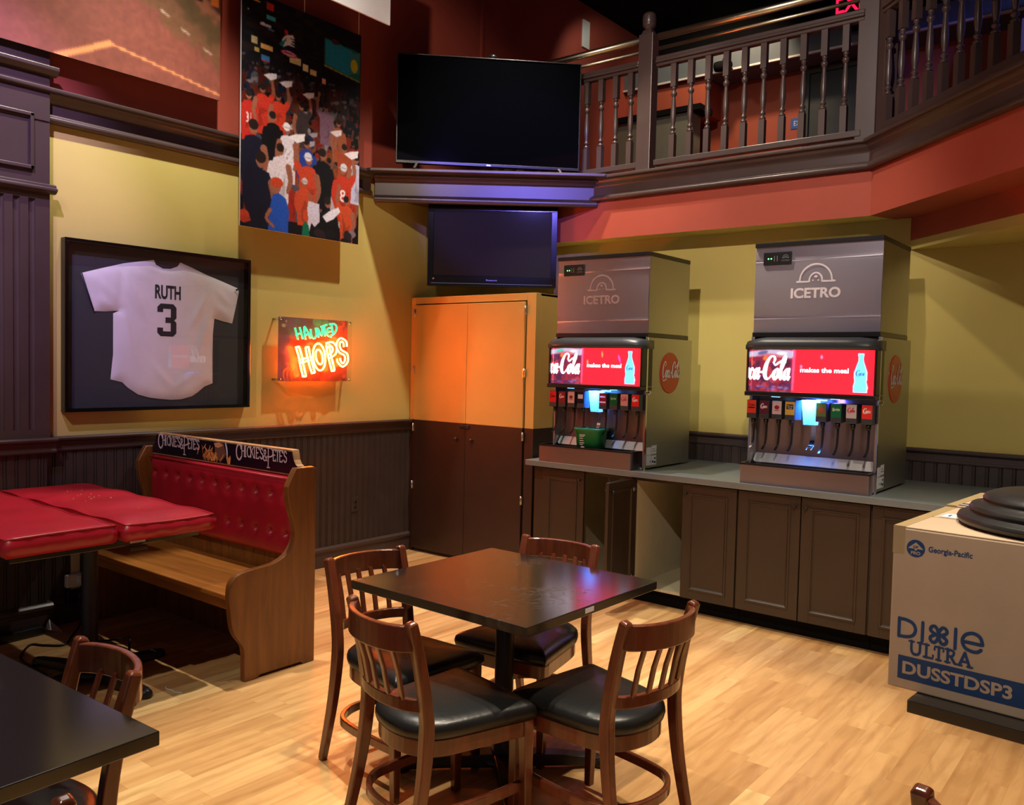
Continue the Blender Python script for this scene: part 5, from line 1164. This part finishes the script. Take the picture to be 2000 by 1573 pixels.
# clip on the edge of the cushion table
cl = MB().box(-3.86, -3.845, 2.00, 2.085, .704, .724).build('label_holder', 'plastic_black', bevel=.003); tag(cl, 'small black clip under the edge of the cushion table', 'clip')

# ------------------------------------------------------------------ loose bench cushions
def cushion(label, x0, x1, y0, y1, z0, hgt, seed, dz=0.0):
    t = thing('seat_cushion', label, 'cushion', (x0, y0, z0), 0, 'loose red bench cushions')
    L, Wd = x1-x0, y1-y0; R = random.Random(seed); nx, ny = 60, 20; b = MB(); V = []
    ph = R.random()*6
    def top(x, y):
        e = min(x, L-x, y, Wd-y); return hgt - .014*math.exp(-e/.03) + .010*math.sin(x*4.2+ph)*math.sin(y*6) + .004*math.sin(x*17+ph) + dz*(1-x/L)
    for i in range(nx+1):
        for j in range(ny+1):
            x, y = L*i/nx, Wd*j/ny; V.append((x, y, top(x, y)))
    b.add(V, [(i*(ny+1)+j, (i+1)*(ny+1)+j, (i+1)*(ny+1)+j+1, i*(ny+1)+j+1) for i in range(nx) for j in range(ny)], 0, True)
    per = [(L*i/40, 0) for i in range(40)] + [(L, Wd*i/14) for i in range(14)] + [(L-L*i/40, Wd) for i in range(40)] + [(0, Wd-Wd*i/14) for i in range(14)]
    n = len(per); rings = []
    for k, (f, o) in enumerate(((1, 0), (.72, .014), (.45, .016), (.2, .008), (0, -.008))):
        ring = []
        for i, (x, y) in enumerate(per):
            nxv = Vector((x-L/2, y-Wd/2)); d = Vector((1 if x >= L-1e-6 else -1 if x <= 1e-6 else 0, 1 if y >= Wd-1e-6 else -1 if y <= 1e-6 else 0))
            if d.length: d.normalize()
            wv = .005*math.sin(i*1.7+k*.9)*(1 if 0 < k < 4 else 0)
            ring.append((x+d.x*(o+wv), y+d.y*(o+wv), top(x, y)*f+(dz*(1-x/L) if f == 0 else 0)*0))
        rings.append(ring)
    b.add([p for r in rings for p in r], [(k*n+i, k*n+(i+1) % n, (k+1)*n+(i+1) % n, (k+1)*n+i) for k in range(4) for i in range(n)] + [list(range(4*n, 5*n))], 0, True)
    b.build('pad', 'vinyl_red', t, recalc=True)
    MB().tube([(x, y, top(x, y)+.001) for x, y in per], .0055, 6, closed=True).build('piping', 'vinyl_red', t)
    R2 = random.Random(seed+9); c = MB()
    for i in range(16 if seed == 2 else 5):
        x, y = L*R2.gauss(.42, .10), Wd*R2.uniform(.25, .6); s = R2.uniform(.002, .006); c.lathe([(s, 0), (s*.8, .002), (s*.2, .003)], (x, y, top(x, y)-.0005), 5)
    c.build('crumbs', 'pine_end', t)['kind'] = 'stuff'
cushion('nearer flat red vinyl seat cushion lying on the cushion table', -5.30+.12, -3.80, 1.445, 1.905, .762, .098, 1)
cushion('farther red vinyl seat cushion lying on the table next to the bench', -5.30+.12, -3.785, 1.945, 2.392, .762, .098, 2)

# ------------------------------------------------------------------ dining chairs
def chair_parts(t):
    ZT = .826
    def py(z):      # y of the back post at height z
        pts = [(0, -.285), (.25, -.228), (.44, -.206), (.55, -.212), (.70, -.240), (.83, -.274)]
        for (a, ya), (c, yc) in zip(pts, pts[1:]):
            if z <= c: return ya+(yc-ya)*(z-a)/(c-a)
        return pts[-1][1]
    for s in (-1, 1):
        P = cr([(s*.192, py(0), 0), (s*.187, py(.25), .25), (s*.182, py(.44), .44), (s*.181, py(.55), .55), (s*.182, py(.70), .70), (s*.183, py(.82), .818)], 5)
        P.append(Vector((s*.183, py(.825)-.001, ZT)))
        n = len(P); w = [.034+.010*min(1, p.z/.4) for p in P]; w[-1] = .030; d = [.030+.010*(1-abs(p.z-.44)/.44) for p in P]; d[-1] = .020
        MB().bar(P, (1, 0, 0), [x*.80 for x in w], [x*1.05 for x in d]).build('rear_leg', 'chair', t, .006, seg=3)
        MB().bar([(s*.200, .188, .42), (s*.203, .190, .20), (s*.205, .195, 0)], (1, 0, 0), [.040, .034, .028], [.040, .034, .028]).build('front_leg', 'chair', t, .004)
    def rail(z, hgt, bow, th):
        y = py(z); return [(.180*math.sin(a), y-bow*(math.cos(a)-math.cos(1.25))/(1-math.cos(1.25)), z) for a in [-1.25+2.5*i/16 for i in range(17)]], hgt, th
    for nm, z, hgt, bow, th in (('crest_rail', .770, .084, .074, .021), ('lower_rail', .548, .042, .062, .020)):
        P, hh, tt = rail(z, hgt, bow, th); k = .178/P[-1][0]; P = [(x*k, y, z2) for x, y, z2 in P]
        MB().bar(P, (0, 0, 1), hh, tt).build(nm, 'chair', t, .005, seg=3)
    def arc_y(x, z, bow):
        a = math.asin(max(-1, min(1, x/.178*math.sin(1.25)))); return py(z)-bow*(math.cos(a)-math.cos(1.25))/(1-math.cos(1.25))
    for k in range(5):
        x = -.118+.059*k
        MB().bar([(x, arc_y(x, .56, .062), .560), (x, (arc_y(x, .56, .062)+arc_y(x, .74, .074))/2+.004, .655), (x, arc_y(x, .745, .074), .745)], (1, 0, 0), .021, .011).build('slat', 'chair', t, .003)
    out = []      # seat outline
    cor = [(-.222, .222, .035), (.222, .222, .035), (.168, -.165, .10), (-.168, -.165, .10)]
    A = cr([(0, .228), (.12, .226), (.205, .222), (.224, .214), (.226, .195), (.208, .06), (.190, -.08), (.172, -.150), (.140, -.198), (.08, -.232), (0, -.244), (-.08, -.232), (-.140, -.198), (-.172, -.150), (-.190, -.08), (-.208, .06), (-.226, .195), (-.224, .214), (-.205, .222), (-.12, .226)], 3, True)
    A = [(p.x, p.y) for p in A]; n = len(A)
    rings = [(.93, .418), (.985, .422), (1.0, .436), (1.0, .446), (.985, .460), (.93, .472), (.80, .481), (.55, .487), (.25, .490)]
    V = [(x*k, y*k, z) for k, z in rings for x, y in A] + [(0, 0, .491)]
    F = [(i*n+j, i*n+(j+1) % n, (i+1)*n+(j+1) % n, (i+1)*n+j) for i in range(len(rings)-1) for j in range(n)] + [(len(V)-1, (len(rings)-1)*n+j, (len(rings)-1)*n+(j+1) % n) for j in range(n)] + [list(range(n))[::-1]]
    MB().add(V, F, 0, True).build('seat_pad', 'vinyl_black', t)
    V = [(x*k, y*k, z) for k, z in ((.95, .417), (.95, .362), (.86, .362), (.86, .417)) for x, y in A]
    MB().add(V, [(i*n+j, i*n+(j+1) % n, ((i+1) % 4)*n+(j+1) % n, ((i+1) % 4)*n+j) for i in range(4) for j in range(n)], 0, False).build('seat_frame', 'chair', t, .003, angle=60)
    U = cr([(-.190, .180, .185), (-.196, .06, .185), (-.190, -.10, .185), (-.165, -.190, .185), (-.09, -.248, .185), (0, -.262, .185), (.09, -.248, .185), (.165, -.190, .185), (.190, -.10, .185), (.196, .06, .185), (.190, .180, .185)], 5)
    MB().bar(U, (0, 0, 1), .034, .020).build('hoop_stretcher', 'chair', t, .004)
proto = None
def chair(label, c, rz):
    global proto
    if proto is None:
        proto = t = thing('dining_chair', label, 'chair'); chair_parts(t)
    else: t = copy_tree(proto); t['label'] = label
    t.location = (c[0], c[1], 0); t.rotation_euler = (0, 0, math.radians(rz)); t['group'] = 'slat-back dining chairs'
    return t
chair('mahogany slat-back chair, back towards the camera, at the near side of the middle table', (-1.952, 2.138), -12)
chair('mahogany slat-back chair on the cabinet side of the middle table, back facing right', (-1.590, 2.515), 82)
chair('mahogany slat-back chair on the bench side of the middle table', (-2.390, 2.372), -95)
chair('mahogany slat-back chair at the far side of the middle table, before the open cabinet', (-2.198, 2.905), 185)
chair('mahogany chair tucked behind the lower left table, before the cushion table', (-2.26, .825), 174)
chair('chair at the bottom edge beside the lower left table, only its post tip showing', (-1.818, .500), 90)
chair('chair of which only a rounded post shows at the lower right edge of the photo', (-.150, 2.005), -8)

# ------------------------------------------------------------------ cardboard boxes and the upturned base on the right table
def carton(label, o, rz, W, D, H):
    t = thing('cardboard_box', label, 'box', o, rz, 'cardboard cartons on the right table')
    b = MB(); b.box(0, W, 0, D, 0, H-.004)
    b.build('carton', 'kraft', t, .004)
    f = MB(); f.box(.002, W-.002, .002, D/2-.006, H-.004, H); f.box(.002, W-.002, D/2+.006, D-.002, H-.004, H); f.build('top_flap', 'kraft', t, .0015)
    tp = MB(); tp.box(.0, .030, -.0006, D+.0006, H, H+.0008); tp.box(-.0006, .030, -.0006, .0, H-.075, H+.0006); tp.box(-.0008, 0, 0, D, H-.06, H+.0004); tp.build('packing_tape', 'tape', t)
    return t
bx = carton('front cardboard carton printed with large blue lettering, overhanging the right table', (-.618, 2.473, .7605), -.0719, .50, .47, .444)
BF = FR((0, -.0005, 0), (1, 0, 0), (0, 0, 1))
def dixie(b, fr, x, y, h, wd):
    S_ = lambda pts, cl=False, n=5: b.ribbon([(x+p[0]*h, y+p[1]*h, 1) for p in pts], wd, fr, .0006, 0, None, cl, n)
    S_([(.06, .02), (.06, .98)], n=1); S_([(.06, .95), (.40, .95), (.74, .82), (.88, .5), (.74, .18), (.40, .05), (.06, .05)])
    S_([(1.22, .02), (1.22, .98)], n=1)
    cx, cy = 1.99, .5
    for q in range(4):
        a = math.radians(45+90*q); u = (math.cos(a), math.sin(a)); v = (-u[1], u[0])
        S_([(cx+u[0]*r*.56+v[0]*o*.56, cy+u[1]*r*.60+v[1]*o*.60) for r, o in ((.05, 0), (.35, .22), (.72, .26), (.86, .0), (.72, -.26), (.35, -.22))], True, 5)
    S_([(2.78, .0), (2.78, 1.0)], n=1)
    S_([(3.12, .46), (3.98, .46)], n=1); S_([(4.02, .47), (3.90, .82), (3.58, .96), (3.24, .82), (3.10, .50), (3.24, .16), (3.58, .04), (3.82, .08), (3.96, .20)])
def slab_word(b, fr, x, y, h, wd):
    z = .0006
    def S_(pts, k=1.0): b.ribbon([(x+p[0]*h, y+p[1]*h, 1) for p in pts], wd*k, fr, z, 0, None, False, 1)
    def ser(cx, yy): S_([(cx-.17, yy), (cx+.17, yy)], .7)
    b.ribbon([(x+p[0]*h, y+p[1]*h, 1) for p in ((.20, 1), (.20, .35), (.32, .08), (.52, .03), (.70, .10), (.80, .35), (.80, 1))], wd, fr, z, 0, None, False, 4); ser(.20, .97); ser(.80, .97)
    S_([(1.25, 0), (1.25, 1)]); ser(1.25, .97); S_([(1.08, .03), (1.72, .03), (1.72, .26)], .8)
    S_([(2.12, 0), (2.12, 1)]); S_([(1.82, .74), (1.82, .97), (2.42, .97), (2.42, .74)], .8); ser(2.12, .03)
    S_([(2.72, 0), (2.72, 1)]); b.ribbon([(x+p[0]*h, y+p[1]*h, 1) for p in ((2.72, .95), (3.0, .95), (3.14, .78), (3.0, .52), (2.72, .50))], wd*.9, fr, z, 0, None, False, 4); S_([(2.92, .50), (3.22, .03)]); ser(2.72, .03); ser(2.72, .97); S_([(3.18, .03), (3.36, .03)], .7)
    S_([(3.52, .03), (3.86, 1.0)]); S_([(3.86, 1.0), (4.20, .03)]); S_([(3.64, .34), (4.08, .34)], .8); ser(3.52, .03); ser(4.22, .03)
b = MB(); dixie(b, BF, .022, .142, .052, .0086); slab_word(b, BF, .052, .101, .036, .0068)
b.build('wordmark', 'ink_blue', bx, recalc=False)
b = MB(); b.poly([(.026, .028), (.47, .028), (.47, .092), (.026, .092)], BF, .0004); band = b.build('printed_band', 'ink_blue', bx, recalc=False)
b = MB(); b.text('Georgia-Pacific', (.091, .380, .198, .400), BF, .0004, bold=.025)
b.build('maker_lettering', 'ink_blue', bx, recalc=False)
b = MB(); b.poly([(.059+.0235*math.cos(k*PI/14), .389+.0235*math.sin(k*PI/14)) for k in range(28)], BF, .0004)
lg = b.build('round_logo', 'ink_blue', bx, recalc=False)
b = MB(); b.text('DUSSTDSP3', (.038, .043, .303, .078), BF, .0009, bold=.03); b.build('lettering', 'kraft', band, recalc=False)
b = MB(); b.poly([(.059, .4055), (.079, .388), (.039, .388)], BF, .0007); b.box(.056, .062, -.0013, -.0010, .384, .390); b.text('PRO', (.047, .372, .071, .381), BF, .0008, bold=.03)
b.build('tree_mark', 'kraft', lg, recalc=False)
b = MB(); b.text('GP', (.052, .3895, .066, .3965), BF, .0012, bold=.03); b.build('letters', 'ink_blue', lg, recalc=False)
b = MB(); TF = FR((0, 0, .4452), (1, 0, 0), (0, 1, 0)); b.poly([(.045, .245), (.185, .245), (.185, .325), (.045, .325)], TF, .0002); b.build('paper_label', 'sticker', bx, recalc=False)
b = MB(); b.poly([(.20, .295), (.44, .295), (.44, .325), (.20, .325)], TF, .0003)
for i in range(5): b.text('1234'[i % 4], (.060+.022*i, .27, .070+.022*i, .30), TF, .0004) if False else b.poly([(.06+.022*i, .27), (.066+.022*i, .27), (.066+.022*i, .30), (.06+.022*i, .30)], TF, .0005)
b.build('top_print', 'ink_blue', bx, recalc=False)
bx2 = carton('second cardboard carton right behind the front lettered one', (-.592, 2.985, .7605), -.075, .50, .40, .444)
b = MB(); b.poly([(.03, .06), (.40, .06), (.40, .075), (.03, .075)], TF, 0); b.poly([(.03, .015), (.40, .015), (.40, .032), (.03, .032)], TF, 0); b.build('top_print', 'ink_blue', bx2, recalc=False)
db = thing('table_base', 'black stepped round table base lying on top of the front cardboard carton', 'table base', (-.225, 2.735, .7605+.4462))
prof = [(.262, 0), (.280, .006), (.285, .016), (.280, .026), (.258, .032), (.252, .036), (.256, .044), (.250, .054), (.226, .060), (.220, .066), (.222, .074), (.214, .084), (.188, .094), (.17, .096), (.10, .097), (.05, .098)]
MB().lathe(prof, n=64).build('stepped_disc', 'iron', db, .001)
MB().lathe([(.036, .098), (.040, .104), (.034, .112), (.012, .114)], n=20).build('hub', 'iron', db)

# ------------------------------------------------------------------ odds and ends around the left wall
def outlet(label, y, z, m):
    t = thing('wall_outlet', label, 'outlet', (XL+.016, y, z))
    MB().box(-.004, .004, -.036, .036, -.058, .058).build('cover_plate', m, t, .002)
    b = MB()
    for dz in (-.021, .021): b.lathe([(.016, .004), (.016, .0055)], (0, 0, dz), 14, axis='x')
    b.build('receptacle', 'plastic_black', t)
    return t
outlet('brown painted outlet on the wainscot between bench and tall cabinet', 4.583, .462, 'bead')
MB_ = MB().box(XL+.014, XL+.032, 2.345, 2.395, .161, .30); rc = MB_.build('raceway', 'cream', bevel=.003)
MB_2 = None
bpy.data.objects.remove(rc)
rw = thing('cable_raceway', 'flat cream cable channel running up the wainscot behind the cushion table', 'raceway', (XL+.016, 2.375, 0))
MB().box(0, .016, -.026, .026, .162, .55).build('channel', 'cream', rw, .003)
ad = thing('power_adapter', 'white plug adapter on the cable channel under the cushion table', 'adapter', (XL+.034, 2.365, .265))
MB().box(0, .040, -.060, .048, -.040, .038).build('housing', 'white_plastic', ad, .006)
MB().box(.040, .060, -.004, .022, -.020, .030).build('plug', 'white', ad, .004)
ad = thing('power_adapter', 'black plug adapter below the white one under the cushion table', 'adapter', (XL+.034, 2.365, .170))
MB().box(0, .040, -.058, .046, -.038, .038).build('housing', 'plastic_black', ad, .006)
MB().box(.040, .058, .0, .020, -.018, .020).build('plug', 'plastic_grey', ad, .004)
cb = MB().tube(cr([(-5.17, 2.37, .15), (-5.12, 2.36, .03), (-4.949, 2.23, .006), (-4.83, 2.134, .006), (-4.90, 2.06, .006), (-4.961, 2.014, .006), (-4.841, 1.921, .006), (-4.715, 1.876, .006), (-4.424, 1.870, .006), (-4.35, 1.80, .006), (-4.30, 1.70, .006)], 8), .006, 8).build('power_cable', 'cable')
tag(cb, 'black power cable looping on the floor under the cushion table', 'cable')
cb = MB().tube(cr([(-4.75, 2.28, .006), (-4.63, 2.36, .03), (-4.56, 2.37, .05), (-4.49, 2.33, .03), (-4.40, 2.29, .006), (-4.33, 2.262, .006)], 8), .006, 8).build('power_cable', 'cable')
tag(cb, 'short arched black cable between cushion table column and bench', 'cable')
ps = thing('power_strip', 'long black power strip on the floor against the left wall', 'power strip', (-5.135, 2.06, 0), math.radians(4))
MB().box(-.035, .035, -.34, .09, 0, .050).build('housing', 'plastic_black', ps, .012)
for k in range(4): MB().box(-.016, .016, -.30+.09*k, -.26+.09*k, .050, .052).build('socket', 'cable', ps)
pp = MB(); pp.add([(-5.165, 2.17, .012), (-5.09, 2.24, .004), (-5.05, 2.22, .003), (-5.07, 2.165, .030), (-5.135, 2.185, .075)], [(0, 4, 1), (4, 3, 1), (3, 2, 1), (0, 3, 4)]); pp = pp.build('paper_scrap', 'white'); tag(pp, 'crumpled white paper scrap beside the black power strip', 'paper')
sc = MB().tube(cr([(-3.86, 2.19, .003), (-3.83, 2.175, .004), (-3.80, 2.185, .003), (-3.76, 2.18, .004), (-3.73, 2.20, .003)], 6), .003, 6).build('wrapper_strip', 'white'); tag(sc, 'thin white wrapper strip on the floor near the bench end', 'litter')
